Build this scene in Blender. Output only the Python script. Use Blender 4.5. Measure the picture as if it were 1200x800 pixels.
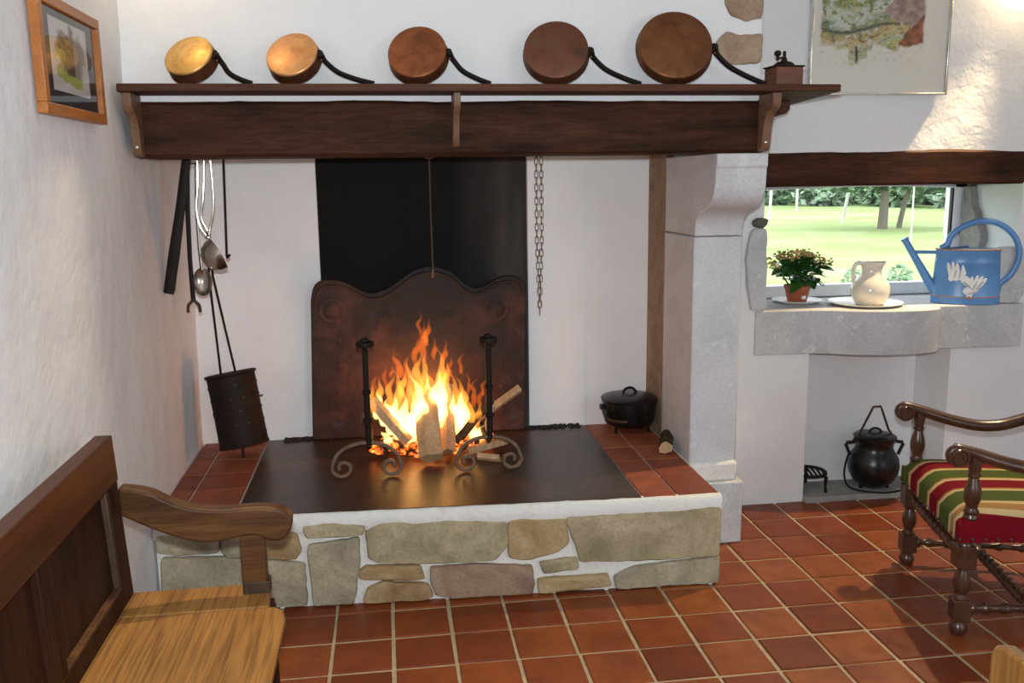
import bpy, math, random
from mathutils import Vector, Matrix, noise
R = math.radians
random.seed(7)
sc = bpy.context.scene
for o in list(bpy.data.objects):
    bpy.data.objects.remove(o)
COL = sc.collection

# ------------------------------------------------------------------ camera
cam_d = bpy.data.cameras.new('camera')
cam = bpy.data.objects.new('camera', cam_d)
COL.objects.link(cam)
cam_d.sensor_width = 36
cam_d.lens = 36 * 1053.1 / 1200
cam_d.clip_start = .05
CAM = Vector((.2405, -3.2038, 1.6046))
yaw, pitch, roll = .1358, -.1798, -.0129
Fv = Vector((math.sin(yaw) * math.cos(pitch), math.cos(yaw) * math.cos(pitch), math.sin(pitch)))
r0 = Vector((math.cos(yaw), -math.sin(yaw), 0))
u0 = r0.cross(Fv)
Rv = r0 * math.cos(roll) + u0 * math.sin(roll)
Uv = -r0 * math.sin(roll) + u0 * math.cos(roll)
m3 = Matrix((Rv, Uv, -Fv)).transposed()
cam.matrix_world = Matrix.Translation(CAM) @ m3.to_4x4()
sc.camera = cam

# ------------------------------------------------------------------ world, view, main lights
w = bpy.data.worlds.new('world')
sc.world = w
w.use_nodes = True
bg = w.node_tree.nodes['Background']
bg.inputs[0].default_value = (.86, .94, 1, 1)
bg.inputs[1].default_value = 3.3
sc.view_settings.view_transform = 'Standard'
sc.view_settings.look = 'None'
sc.view_settings.gamma = 1
sc.view_settings.exposure = 0.0
sc.cycles.transparent_max_bounces = 48


def lamp(name, typ, loc, power, color, size=.05, target=None, **kw):
    d = bpy.data.lights.new(name, typ)
    d.energy = power
    d.color = color
    if typ == 'AREA':
        d.size = size
    else:
        d.shadow_soft_size = size
    for k, v in kw.items():
        setattr(d, k, v)
    o = bpy.data.objects.new(name, d)
    COL.objects.link(o)
    o.location = loc
    if target is not None:
        o.rotation_euler = (Vector(target) - Vector(loc)).to_track_quat('-Z', 'Y').to_euler()
    return o


# the camera's pop-up flash, the two warm ceiling spots, the room's other daylight
lamp('flash', 'SPOT', CAM + Vector((0, .02, .11)), 240, (.90, .96, 1), .03, (1.25, 1, .95), spot_size=R(120), spot_blend=.35)
lamp('ceiling_spot_right', 'SPOT', (3.20, .735, 2.52), 230, (1, .74, .42), .03, (2.25, -.05, 0), spot_size=R(58), spot_blend=.45)
lamp('ceiling_spot_right_rim', 'POINT', (3.20, .735, 2.52), 5.5, (1, .74, .40), .03)
lamp('ceiling_spot_left', 'SPOT', (-.36, -.02, 2.58), 92, (1, .78, .48), .03, (-.10, -.98, .40), spot_size=R(50), spot_blend=.6)
lamp('ceiling_spot_left_rim', 'POINT', (-.50, -.02, 2.50), 2.2, (1, .74, .42), .03)
lamp('daylight_behind', 'AREA', (3.5, -4.2, 1.6), 34, (.90, .95, 1), 1.6, (2.6, .9, .6))

# ------------------------------------------------------------------ node helpers
def mat(name):
    m = bpy.data.materials.new(name)
    m.use_nodes = True
    nt = m.node_tree
    b = nt.nodes['Principled BSDF']
    return m, nt, b


def node(nt, t, **kw):
    n = nt.nodes.new(t)
    for k, v in kw.items():
        if k == 'inp':
            for kk, vv in v.items():
                n.inputs[kk].default_value = vv
        else:
            setattr(n, k, v)
    return n


def ramp(nt, fac, stops, interp='LINEAR'):
    r = nt.nodes.new('ShaderNodeValToRGB')
    r.color_ramp.interpolation = interp
    e = r.color_ramp.elements
    while len(e) < len(stops):
        e.new(.5)
    for i, (p, c) in enumerate(stops):
        e[i].position = p
        e[i].color = (*c, 1) if len(c) == 3 else c
    nt.links.new(fac, r.inputs[0])
    return r.outputs[0]


def coords(nt, scale=(1, 1, 1), rnd=False):
    tc = nt.nodes.new('ShaderNodeTexCoord')
    mp = nt.nodes.new('ShaderNodeMapping')
    mp.inputs['Scale'].default_value = scale
    nt.links.new(tc.outputs['Object'], mp.inputs[0])
    out = mp.outputs[0]
    if rnd:
        oi = nt.nodes.new('ShaderNodeObjectInfo')
        mul = node(nt, 'ShaderNodeVectorMath', operation='SCALE')
        nt.links.new(oi.outputs['Location'], mul.inputs[0])
        mul.inputs['Scale'].default_value = 3.7
        add = node(nt, 'ShaderNodeVectorMath', operation='ADD')
        nt.links.new(out, add.inputs[0])
        nt.links.new(mul.outputs[0], add.inputs[1])
        out = add.outputs[0]
    return out


def noise_tex(nt, vec, scale, detail=4, rough=.55, dist=0):
    n = nt.nodes.new('ShaderNodeTexNoise')
    n.inputs['Scale'].default_value = scale
    n.inputs['Detail'].default_value = detail
    n.inputs['Roughness'].default_value = rough
    n.inputs['Distortion'].default_value = dist
    nt.links.new(vec, n.inputs['Vector'])
    return n.outputs['Fac']


def bump(nt, b, h, strength, dist=.01, prev=None):
    n = nt.nodes.new('ShaderNodeBump')
    n.inputs['Strength'].default_value = strength
    n.inputs['Distance'].default_value = dist
    nt.links.new(h, n.inputs['Height'])
    if prev is not None:
        nt.links.new(prev, n.inputs['Normal'])
    nt.links.new(n.outputs[0], b.inputs['Normal'])
    return n.outputs[0]


def mix(nt, fac, a, bb, mode='MIX'):
    n = node(nt, 'ShaderNodeMix', data_type='RGBA', blend_type=mode)
    for s, v in ((n.inputs[0], fac), (n.inputs[6], a), (n.inputs[7], bb)):
        if isinstance(v, bpy.types.NodeSocket):
            nt.links.new(v, s)
        elif isinstance(v, (int, float)):
            s.default_value = v
        else:
            s.default_value = (*v, 1)
    return n.outputs[2]


def plain(name, col, rough=.5, metal=0, spec=None, var=.12, vscale=25, bstr=0, bscale=80, rnd=False):
    m, nt, b = mat(name)
    b.inputs['Roughness'].default_value = rough
    b.inputs['Metallic'].default_value = metal
    if spec is not None:
        b.inputs['Specular IOR Level'].default_value = spec
    v = coords(nt, rnd=rnd)
    f = noise_tex(nt, v, vscale)
    lo = tuple(max(0, c * (1 - var * 2)) for c in col)
    hi = tuple(min(1, c * (1 + var)) for c in col)
    c = ramp(nt, f, [(.3, lo), (.7, hi)])
    nt.links.new(c, b.inputs['Base Color'])
    if bstr:
        bump(nt, b, noise_tex(nt, v, bscale), bstr, .004)
    return m


def plaster(name, base=(.80, .80, .79), stain=None, b1=.35, b2=.35, sscale=1.6):
    m, nt, b = mat(name)
    b.inputs['Roughness'].default_value = .85
    v = coords(nt)
    f = noise_tex(nt, v, 2.2, 6)
    c = ramp(nt, f, [(.3, tuple(x * .93 for x in base)), (.7, base)])
    if stain:
        s = noise_tex(nt, v, sscale, 8, .65)
        c = mix(nt, ramp(nt, s, [(.56, (0, 0, 0)), (.75, (.7, .7, .7))]), c, stain)
    nt.links.new(c, b.inputs['Base Color'])
    p = bump(nt, b, noise_tex(nt, v, 7, 3), b1, .03)
    bump(nt, b, noise_tex(nt, v, 60, 5, .6), b2, .006, p)
    return m


def wood(name, dark, light, scale=(14, 1.2, 14), rough=.5, det=.35, spec=.4, rnd=True, fine=(160, 6, 160)):
    m, nt, b = mat(name)
    b.inputs['Roughness'].default_value = rough
    b.inputs['Specular IOR Level'].default_value = spec
    v = coords(nt, scale, rnd)
    f = noise_tex(nt, v, 1, 6, .6, .6)
    c = ramp(nt, f, [(.28, dark), (.72, light)])
    v2 = coords(nt, fine, rnd)
    f2 = noise_tex(nt, v2, 1, 3, .6)
    c = mix(nt, ramp(nt, f2, [(.38, (det, det, det)), (.55, (0, 0, 0))]), c, tuple(x * .35 for x in dark))
    nt.links.new(c, b.inputs['Base Color'])
    bump(nt, b, f2, .25, .002)
    return m


def stone(name, c1, c2, c3, scale=5, rough=.8, bstr=.5, rnd=True, spots=None):
    m, nt, b = mat(name)
    b.inputs['Roughness'].default_value = rough
    b.inputs['Specular IOR Level'].default_value = .25
    v = coords(nt, (1, 1, 1), rnd)
    f = noise_tex(nt, v, scale, 8, .62, .8)
    c = ramp(nt, f, [(.28, c1), (.5, c2), (.72, c3)])
    g = noise_tex(nt, v, 90, 3)
    c = mix(nt, ramp(nt, g, [(.32, (.28, .28, .28)), (.55, (0, 0, 0))]), c, tuple(x * .6 for x in c1))
    if spots:
        s = noise_tex(nt, v, 16, 7, .7, 1.5)
        c = mix(nt, ramp(nt, s, [(.58, (0, 0, 0)), (.70, (.8, .8, .8))]), c, spots)
    nt.links.new(c, b.inputs['Base Color'])
    p = bump(nt, b, f, bstr, .02)
    bump(nt, b, noise_tex(nt, v, 55, 6, .7), bstr, .006, p)
    return m


M = {}
M['plaster'] = plaster('white_plaster', (.745, .75, .755))
M['plaster_left'] = plaster('rough_white_plaster', (.72, .715, .72), (.66, .62, .60), .3, .22, 1.1)
M['plaster_hearth'] = plaster('limewash', (.87, .87, .87), (.76, .72, .68), .12, .15, 1.3)
M['mortar'] = plaster('white_mortar', (.74, .73, .69), (.55, .5, .42), .4, .8, 9)
M['ceiling'] = plaster('ceiling_paint', (.75, .74, .72))
M['grout'] = plain('sandy_grout', (.40, .31, .19), .9, bstr=.5)


def soot():
    m, nt, b = mat('soot_black_render')
    b.inputs['Roughness'].default_value = .8
    b.inputs['Specular IOR Level'].default_value = .2
    v = coords(nt, (1, 1, .25))
    f = noise_tex(nt, v, 6, 6, .6)
    # the right fifth of the flue back grades to a paler grey
    tc = nt.nodes.new('ShaderNodeTexCoord')
    sx = nt.nodes.new('ShaderNodeSeparateXYZ')
    nt.links.new(tc.outputs['Object'], sx.inputs[0])
    mr = node(nt, 'ShaderNodeMapRange', inp={1: .55, 2: .80, 3: 0, 4: 1})
    nt.links.new(sx.outputs[0], mr.inputs[0])
    ad = node(nt, 'ShaderNodeMath', operation='MULTIPLY')
    nt.links.new(f, ad.inputs[0])
    nt.links.new(mr.outputs[0], ad.inputs[1])
    c = ramp(nt, ad.outputs[0], [(0, (.006, .0055, .005)), (.35, (.03, .026, .024)), (.7, (.075, .062, .055))])
    nt.links.new(c, b.inputs['Base Color'])
    bump(nt, b, noise_tex(nt, v, 40), .4, .005)
    return m


M['soot'] = soot()


def tile_mat(name, a, b_, c_, rough=.34):
    m, nt, b = mat(name)
    b.inputs['Specular IOR Level'].default_value = .25
    oi = nt.nodes.new('ShaderNodeObjectInfo')
    v = coords(nt, (1, 1, 1), True)
    f = noise_tex(nt, v, 7, 5, .6)
    base = ramp(nt, oi.outputs['Random'], [(0, a), (.5, b_), (1, c_)])
    c = mix(nt, ramp(nt, f, [(.3, (.55, .55, .55)), (.6, (0, 0, 0))]), base, tuple(x * .62 for x in a))
    nt.links.new(c, b.inputs['Base Color'])
    rr = ramp(nt, noise_tex(nt, v, 12), [(.3, (rough - .08,) * 3), (.7, (rough + .15,) * 3)])
    nt.links.new(rr, b.inputs['Roughness'])
    bump(nt, b, f, .25, .01)
    return m


M['tile'] = tile_mat('terracotta_floor_tile', (.145, .030, .009), (.205, .046, .012), (.265, .073, .017))
M['hearth_tile'] = tile_mat('terracotta_hearth_tile', (.20, .052, .026), (.28, .075, .034), (.33, .098, .045), .5)


def plate_mat():
    m, nt, b = mat('rusty_iron_plate')
    b.inputs['Roughness'].default_value = .34
    b.inputs['Metallic'].default_value = .25
    v = coords(nt)
    f = noise_tex(nt, v, 2.6, 8, .65, .7)
    c = ramp(nt, f, [(.30, (.030, .024, .020)), (.5, (.060, .036, .025)), (.68, (.125, .050, .028))])
    nt.links.new(c, b.inputs['Base Color'])
    bump(nt, b, noise_tex(nt, v, 25, 6, .65), .35, .005)
    return m


M['plate'] = plate_mat()


def fireback_mat():
    m, nt, b = mat('rusty_cast_iron')
    b.inputs['Roughness'].default_value = .6
    b.inputs['Metallic'].default_value = .1
    b.inputs['Specular IOR Level'].default_value = .3
    v = coords(nt)
    f = noise_tex(nt, v, 4.5, 8, .65, .6)
    c = ramp(nt, f, [(.3, (.020, .011, .009)), (.5, (.042, .017, .012)), (.68, (.095, .034, .020))])
    g = noise_tex(nt, v, 7, 8, .7, .4)
    c = mix(nt, ramp(nt, g, [(.56, (0, 0, 0)), (.72, (.6, .6, .6))]), c, (.075, .062, .058))
    # soot baked on above the fire
    d = node(nt, 'ShaderNodeVectorMath', operation='DISTANCE')
    nt.links.new(coords(nt, (1, 1, .8)), d.inputs[0])
    d.inputs[1].default_value = (.10, 0, .60)
    sm = node(nt, 'ShaderNodeMath', operation='MULTIPLY_ADD', inp={1: .5, 2: 0})
    nt.links.new(f, sm.inputs[0])
    ad = node(nt, 'ShaderNodeMath', operation='ADD')
    nt.links.new(d.outputs['Value'], ad.inputs[0])
    nt.links.new(sm.outputs[0], ad.inputs[1])
    c = mix(nt, ramp(nt, ad.outputs[0], [(.40, (.92, .92, .92)), (.72, (0, 0, 0))]), c, (.012, .010, .009))
    nt.links.new(c, b.inputs['Base Color'])
    bump(nt, b, noise_tex(nt, v, 45, 5, .65), .5, .004)
    return m


M['fireback'] = fireback_mat()
M['iron'] = plain('black_wrought_iron', (.015, .010, .008), .6, .1, .2, bstr=.25)
M['iron_warm'] = plain('brown_wrought_iron', (.07, .042, .027), .55, .2, .25, bstr=.3)
M['iron_tan'] = plain('heat_browned_iron', (.20, .125, .08), .5, .4, bstr=.3)
M['cast'] = plain('black_cast_iron', (.007, .007, .007), .3, .1, bstr=.12, bscale=140)
M['rust_dark'] = plain('dark_rusty_sheet', (.017, .009, .006), .65, .1, .2, bstr=.3)
M['steel'] = plain('polished_tinned_steel', (.50, .46, .40), .24, 1)
M['chain'] = plain('old_brown_chain_iron', (.22, .18, .12), .5, .4)


def copper(name, a, b_, c_, rough=.3, scale=12):
    m, nt, b = mat(name)
    b.inputs['Metallic'].default_value = .72
    v = coords(nt, (1, 1, 1), True)
    f = noise_tex(nt, v, scale, 7, .65, .8)
    c = ramp(nt, f, [(.3, a), (.5, b_), (.7, c_)])
    nt.links.new(c, b.inputs['Base Color'])
    rr = ramp(nt, noise_tex(nt, v, scale * 2), [(.3, (rough,) * 3), (.7, (rough + .2,) * 3)])
    nt.links.new(rr, b.inputs['Roughness'])
    bump(nt, b, noise_tex(nt, v, 60), .08, .003)
    return m


M['cop1'] = copper('lamplit_brassy_copper', (.52, .26, .06), (.72, .42, .12), (.82, .55, .2), .33)  # lighter gold carries the left spot's warm light in the colour
M['cop2'] = copper('lamplit_copper', (.55, .22, .07), (.74, .36, .14), (.85, .48, .2), .33)  # bright orange also holds some of the left spot's light
M['cop3'] = copper('brown_copper', (.16, .050, .020), (.27, .090, .034), (.36, .13, .05), .38)
M['cop4'] = copper('tarnished_copper', (.10, .058, .034), (.19, .075, .045), (.15, .10, .05), .45, 9)
M['cop5'] = copper('dull_brown_copper', (.12, .048, .020), (.19, .076, .030), (.24, .10, .042), .42)
M['cop_side_refl'] = copper('copper_wall_dark_reflection', (.075, .028, .014), (.14, .05, .022), (.20, .08, .035), .42)  # pan walls' dark reflection painted in as a darker copper
M['tin'] = plain('tinned_inside', (.35, .32, .28), .4, .9)

M['beam'] = wood('dark_oak_beam', (.018, .0065, .0035), (.078, .029, .014), (2.6, 13, 13), .7, .4, .14, False, (11, 110, 110))
M['shelf'] = wood('brown_shelf_oak', (.045, .015, .008), (.115, .040, .019), (2.2, 15, 15), .6, .35, .2, False, (7, 150, 150))
M['bracket'] = wood('pale_edged_oak', (.12, .055, .028), (.24, .13, .07), (18, 18, 2), .5)
M['bench_dark'] = wood('dark_bench_oak', (.016, .0055, .0025), (.050, .017, .007), (14, 14, 1.4), .55, .4, .12, False, (120, 120, 5))
M['bench_rail'] = wood('red_brown_bench_oak', (.030, .0075, .0025), (.085, .023, .0065), (14, 1.2, 14), .42, .35, .22, False, (120, 5, 120))
M['bench_arm'] = wood('worn_bench_oak', (.045, .018, .007), (.16, .070, .024), (2, 16, 16), .5, .35, .25, False, (6, 140, 140))
M['seat'] = wood('honey_bench_oak', (.17, .072, .018), (.43, .205, .052), (12, 1.6, 8), .55, .5, .2, False, (120, 4, 80))
M['chair_wood'] = wood('turned_walnut', (.028, .010, .005), (.095, .036, .016), (12, 12, 5), .3, .3, .55, False, (90, 90, 20))
M['pale_oak'] = wood('golden_oak', (.17, .072, .016), (.29, .135, .036), (14, 14, 1.5), .3, .35, .5, False, (120, 120, 5))
M['frame_oak'] = wood('orange_picture_oak', (.30, .095, .020), (.48, .18, .042), (12, 2, 12), .4, .25)
M['log'] = wood('split_log', (.42, .24, .12), (.68, .46, .26), (14, 14, 2), .75, .35, .2, False, (120, 120, 7))
M['bark'] = wood('dark_bark', (.030, .020, .014), (.11, .072, .045), (20, 20, 5), .9, .5, .1, False)
M['char'] = plain('charred_wood', (.018, .014, .012), .9, bstr=.6)

M['sandstone'] = [stone('sandstone_%s' % n, *c, 5, .85, .55) for n, c in (
    ('olive', ((.22, .175, .095), (.38, .32, .195), (.53, .45, .29))),
    ('grey', ((.19, .165, .11), (.345, .30, .21), (.48, .42, .29))),
    ('ochre', ((.24, .14, .065), (.40, .28, .145), (.50, .40, .25))),
    ('rose', ((.19, .12, .085), (.33, .225, .155), (.42, .31, .215))))]
M['limestone'] = stone('grey_limestone', (.42, .425, .43), (.52, .525, .53), (.60, .60, .60), 3.2, .75, .25, False, (.74, .74, .73))
M['pinkstone'] = stone('pillar_limestone', (.50, .495, .505), (.60, .595, .605), (.66, .655, .665), 3, .75, .22, False, (.74, .73, .73))
M['brownstone'] = stone('brown_edge_stone', (.20, .13, .085), (.30, .21, .14), (.36, .28, .21), 6, .85, .6, False)
M['rubble'] = stone('wall_rubble_stone', (.22, .145, .095), (.36, .25, .17), (.46, .34, .24), 7, .9, .8)
M['slab'] = stone('niche_slab', (.20, .19, .175), (.29, .28, .26), (.36, .35, .33), 7, .85, .5, False)
M['knob'] = plain('dark_knob_stone', (.11, .105, .09), .8, bstr=.5)

M['white_frame'] = plain('white_window_paint', (.80, .82, .82), .4, var=.03)
M['gasket'] = plain('black_gasket', (.02, .02, .02), .6)
M['blue'] = plain('blue_enamel', (.10, .26, .55), .30, var=.08, vscale=7)
M['orange_line'] = plain('orange_rim_paint', (.45, .20, .10), .5)
M['white_paint'] = plain('white_goose_paint', (.78, .78, .76), .5, var=.05)
M['grey_paint'] = plain('grey_goose_shading', (.45, .45, .46), .5)
M['cream'] = plain('cream_glazed_ceramic', (.76, .70, .60), .16, var=.04, vscale=8)
M['porcelain'] = plain('white_porcelain', (.82, .82, .80), .2, var=.02)
M['pot_red'] = plain('red_brown_plastic_pot', (.34, .085, .035), .35)
M['leaf'] = plain('dark_green_leaf', (.035, .12, .022), .35, var=.35, vscale=18, rnd=True)
M['petal'] = plain('orange_petal', (.62, .36, .12), .6, var=.3, vscale=40)
M['bud'] = plain('yellow_green_bud', (.42, .40, .10), .6, var=.3, vscale=40)
M['silver'] = plain('silver_frame_metal', (.70, .68, .62), .25, 1)
M['paper'] = plain('cream_paper', (.66, .64, .58), .75, var=.0, vscale=3)
M['black_mat'] = plain('black_mount', (.018, .018, .018), .6)
M['brass'] = plain('brass_screw', (.65, .47, .2), .3, 1)
M['mill_wood'] = wood('mill_wood', (.10, .030, .013), (.21, .075, .032), (3, 14, 14), .4, .3)


def glass_mat(name, refl=.10):
    m, nt, b = mat(name)
    out = nt.nodes['Material Output']
    t = nt.nodes.new('ShaderNodeBsdfTransparent')
    g = nt.nodes.new('ShaderNodeBsdfGlossy')
    g.inputs['Roughness'].default_value = .03
    fr = node(nt, 'ShaderNodeFresnel', inp={0: 1.45})
    mx = nt.nodes.new('ShaderNodeMixShader')
    ge = nt.nodes.new('ShaderNodeNewGeometry')
    iv = node(nt, 'ShaderNodeMath', operation='SUBTRACT')
    iv.inputs[0].default_value = 1
    nt.links.new(ge.outputs['Backfacing'], iv.inputs[1])
    ml = node(nt, 'ShaderNodeMath', operation='MULTIPLY')
    nt.links.new(iv.outputs[0], ml.inputs[0])
    nt.links.new(fr.outputs[0], ml.inputs[1])
    nt.links.new(ml.outputs[0], mx.inputs[0])
    nt.links.new(t.outputs[0], mx.inputs[1])
    nt.links.new(g.outputs[0], mx.inputs[2])
    nt.links.new(mx.outputs[0], out.inputs[0])
    return m


M['glass'] = glass_mat('clear_glass')


def print_mat(name):
    m, nt, b = mat(name)
    b.inputs['Roughness'].default_value = .75
    a = nt.nodes.new('ShaderNodeVertexColor')
    a.layer_name = 'Col'
    v = coords(nt)
    f = noise_tex(nt, v, 60, 6, .7)
    c = mix(nt, .05, a.outputs[0], ramp(nt, f, [(.3, (.35, .35, .35)), (.7, (1, 1, 1))]), 'MULTIPLY')
    nt.links.new(c, b.inputs['Base Color'])
    return m


M['print'] = print_mat('painted_print')


def stripes_mat():
    m, nt, b = mat('striped_seat_velvet')
    b.inputs['Roughness'].default_value = .9
    b.inputs['Specular IOR Level'].default_value = .1
    tc = nt.nodes.new('ShaderNodeTexCoord')
    sx = nt.nodes.new('ShaderNodeSeparateXYZ')
    nt.links.new(tc.outputs['Object'], sx.inputs[0])
    v = coords(nt)
    wob = noise_tex(nt, v, 9, 2)
    # curve of the stripes where the cloth is pulled round the front edge
    mr = node(nt, 'ShaderNodeMapRange', inp={1: -.315, 2: .315, 3: 0, 4: 1})
    nt.links.new(sx.outputs[1], mr.inputs[0])
    cr, gr, cm, tn = (.145, .003, .009), (.060, .080, .018), (.44, .34, .18), (.30, .16, .055)
    w_ = [(cr, .035), (cm, .03), (tn, .045), (cm, .03), (gr, .155), (cm, .022), (tn, .02), (cr, .13), (cm, .03), (tn, .018),
          (gr, .145), (cm, .022), (tn, .02), (cr, .125), (cm, .03), (tn, .02), (gr, .13)]
    tot = sum(x[1] for x in w_)
    p = 0
    st = []
    for c, d in w_:
        st.append((p / tot, c))
        p += d
    c = ramp(nt, mr.outputs[0], st, 'CONSTANT')
    nt.links.new(c, b.inputs['Base Color'])
    bump(nt, b, noise_tex(nt, v, 220, 3), .35, .003)
    return m


M['stripes'] = stripes_mat()
M['crimson'] = plain('crimson_velvet', (.20, .005, .012), .9, var=.2)


def emit(name, col, s):
    m = bpy.data.materials.new(name)
    m.use_nodes = True
    nt = m.node_tree
    nt.nodes.remove(nt.nodes['Principled BSDF'])
    e = node(nt, 'ShaderNodeEmission', inp={0: (*col, 1), 1: s})
    nt.links.new(e.outputs[0], nt.nodes['Material Output'].inputs['Volume'])
    return m


M['flame_out'] = emit('outer_flame', (1, .165, .010), 26)
M['flame_mid'] = emit('middle_flame', (1, .33, .035), 46)
M['flame_in'] = emit('inner_flame', (1, .62, .19), 105)


def ember_mat():
    m, nt, b = mat('glowing_embers')
    v = coords(nt)
    f = noise_tex(nt, v, 45, 4)
    c = ramp(nt, f, [(.42, (0, 0, 0)), (.55, (1, .12, .01)), (.7, (1, .5, .1))])
    b.inputs['Base Color'].default_value = (.02, .015, .012, 1)
    nt.links.new(c, b.inputs['Emission Color'])
    b.inputs['Emission Strength'].default_value = 2.2
    return m


M['ember'] = ember_mat()
M['lawn'] = None


def lawn_mat():
    m, nt, b = mat('mown_grass')
    b.inputs['Roughness'].default_value = .9
    b.inputs['Specular IOR Level'].default_value = .05
    v = coords(nt)
    f = noise_tex(nt, v, .35, 6, .65)
    c = ramp(nt, f, [(.3, (.27, .37, .12)), (.55, (.38, .46, .20)), (.75, (.50, .54, .33))])
    nt.links.new(c, b.inputs['Base Color'])
    bump(nt, b, noise_tex(nt, v, 8), .3, .05)
    return m


M['lawn'] = lawn_mat()
M['foliage'] = plain('hazy_tree_leaves', (.28, .43, .24), .6, var=.4, vscale=.9)  # leaf green paled to stand for overexposed haze
M['foliage2'] = plain('hazy_hedge_leaves', (.42, .56, .40), .6, var=.35, vscale=.9)  # hedge green paled likewise, the haze is put into the colour
M['trunk'] = plain('grey_bark', (.20, .17, .14), .9)
M['post'] = plain('pale_post', (.70, .72, .68), .7)
M['pink'] = plain('pink_petal', (.75, .25, .55), .6)

# ------------------------------------------------------------------ mesh helpers
class MB:
    def __init__(s):
        s.v, s.f, s.mi = [], [], []

    def add(s, vs, fs, mi=0):
        o = len(s.v)
        s.v += [Vector(p) for p in vs]
        for f in fs:
            s.f.append([i + o for i in f])
            s.mi.append(mi)
        return s

    def box(s, lo, hi, mi=0, mx=None):
        x0, y0, z0 = lo
        x1, y1, z1 = hi
        vs = [Vector(p) for p in ((x0, y0, z0), (x1, y0, z0), (x1, y1, z0), (x0, y1, z0), (x0, y0, z1), (x1, y0, z1), (x1, y1, z1), (x0, y1, z1))]
        if mx:
            vs = [mx @ p for p in vs]
        return s.add(vs, [(0, 3, 2, 1), (4, 5, 6, 7), (0, 1, 5, 4), (1, 2, 6, 5), (2, 3, 7, 6), (3, 0, 4, 7)], mi)

    def prism(s, poly, ext, mi=0):
        """poly: list of 3D points (planar), ext: vector"""
        n = len(poly)
        a = [Vector(p) for p in poly]
        e = Vector(ext)
        nrm = Vector((0, 0, 0))
        for i in range(n):
            nrm += a[i].cross(a[(i + 1) % n])
        if nrm.dot(e) < 0:
            a.reverse()
        vs = a + [p + e for p in a]
        fs = [tuple(range(n - 1, -1, -1)), tuple(range(n, 2 * n))]
        fs += [(i, (i + 1) % n, n + (i + 1) % n, n + i) for i in range(n)]
        return s.add(vs, fs, mi)

    def lathe(s, prof, seg=20, mx=None, mi=0, sx=1, sy=1, twist=0):
        """prof: (r,z) from bottom to top around local z"""
        vs, fs = [], []
        for k, (r, z) in enumerate(prof):
            for j in range(seg):
                a = 2 * math.pi * j / seg
                vs.append(Vector((r * sx * math.cos(a), r * sy * math.sin(a), z)))
        n = len(prof)
        for k in range(n - 1):
            for j in range(seg):
                j2 = (j + 1) % seg
                fs.append((k * seg + j, k * seg + j2, (k + 1) * seg + j2, (k + 1) * seg + j))
        if prof[0][0] > 1e-5:
            fs.append(tuple(range(seg - 1, -1, -1)))
        if prof[-1][0] > 1e-5:
            fs.append(tuple(range((n - 1) * seg, n * seg)))
        if mx:
            vs = [mx @ p for p in vs]
        return s.add(vs, fs, mi)

    def tube(s, path, r, seg=10, mi=0, sq=None, closed=False, cap=True):
        """sq=(a,b): flattened section scale along the frame axes"""
        P = [Vector(p) for p in path]
        n = len(P)
        rr = r if isinstance(r, (list, tuple)) else [r] * n
        vs, fs = [], []
        up = None
        for i in range(n):
            if closed:
                t = (P[(i + 1) % n] - P[i - 1]).normalized()
            else:
                t = (P[min(i + 1, n - 1)] - P[max(i - 1, 0)]).normalized()
            if up is None:
                up = Vector((0, 0, 1)) if abs(t.z) < .9 else Vector((0, 1, 0))
                if sq and len(sq) > 2:
                    up = Vector(sq[2])
            if sq and len(sq) > 2:
                up = Vector(sq[2])
            a = up.cross(t)
            if a.length < 1e-6:
                a = t.orthogonal()
            a.normalize()
            b = t.cross(a).normalized()
            up = b
            for j in range(seg):
                g = 2 * math.pi * (j + .5) / seg
                ca, sa = math.cos(g), math.sin(g)
                if sq:
                    ca *= sq[0]
                    sa *= sq[1]
                vs.append(P[i] + (a * ca + b * sa) * rr[i])
        m = n if closed else n - 1
        for i in range(m):
            i2 = (i + 1) % n
            for j in range(seg):
                j2 = (j + 1) % seg
                fs.append((i * seg + j, i * seg + j2, i2 * seg + j2, i2 * seg + j))
        if not closed and cap:
            fs.append(tuple(range(seg - 1, -1, -1)))
            fs.append(tuple(range((n - 1) * seg, n * seg)))
        return s.add(vs, fs, mi)

    def sphere(s, c, r, seg=14, rings=8, scl=(1, 1, 1), jit=0, mi=0, mx=None):
        vs, fs = [], []
        c = Vector(c)
        for i in range(rings + 1):
            th = math.pi * i / rings
            for j in range(seg):
                a = 2 * math.pi * j / seg
                d = Vector((math.sin(th) * math.cos(a) * scl[0], math.sin(th) * math.sin(a) * scl[1], -math.cos(th) * scl[2]))
                k = r
                if jit:
                    k *= 1 + jit * noise.noise(d * 2.3 + c * 9)
                p = d * k
                vs.append(c + (mx @ p if mx else p))
        for i in range(rings):
            for j in range(seg):
                j2 = (j + 1) % seg
                if i == 0:
                    fs.append((j, seg + j2, seg + j))
                elif i == rings - 1:
                    fs.append((i * seg + j, i * seg + j2, (i + 1) * seg + j))
                else:
                    fs.append((i * seg + j, i * seg + j2, (i + 1) * seg + j2, (i + 1) * seg + j))
        return s.add(vs, fs, mi)

    def slab(s, poly, mp, th, jit=.004, step=.03, round_=.35, mi=0, seed=0, dome=.004):
        """irregular stone: poly in 2D, mp(u,v,d)->3D where d is proud depth"""
        pts = []
        n = len(poly)
        # slightly round the corners then resample with a jitter
        for i in range(n):
            a, b, c = Vector(poly[i - 1]), Vector(poly[i]), Vector(poly[(i + 1) % n])
            k = min(round_, .5)
            la, lc = (b - a).length, (c - b).length
            ra = min(.03, la * k)
            rc = min(.03, lc * k)
            pts += [b + (a - b).normalized() * ra * .6, b + ((a - b).normalized() * ra + (c - b).normalized() * rc) * .12, b + (c - b).normalized() * rc * .6]
        out = []
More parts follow.
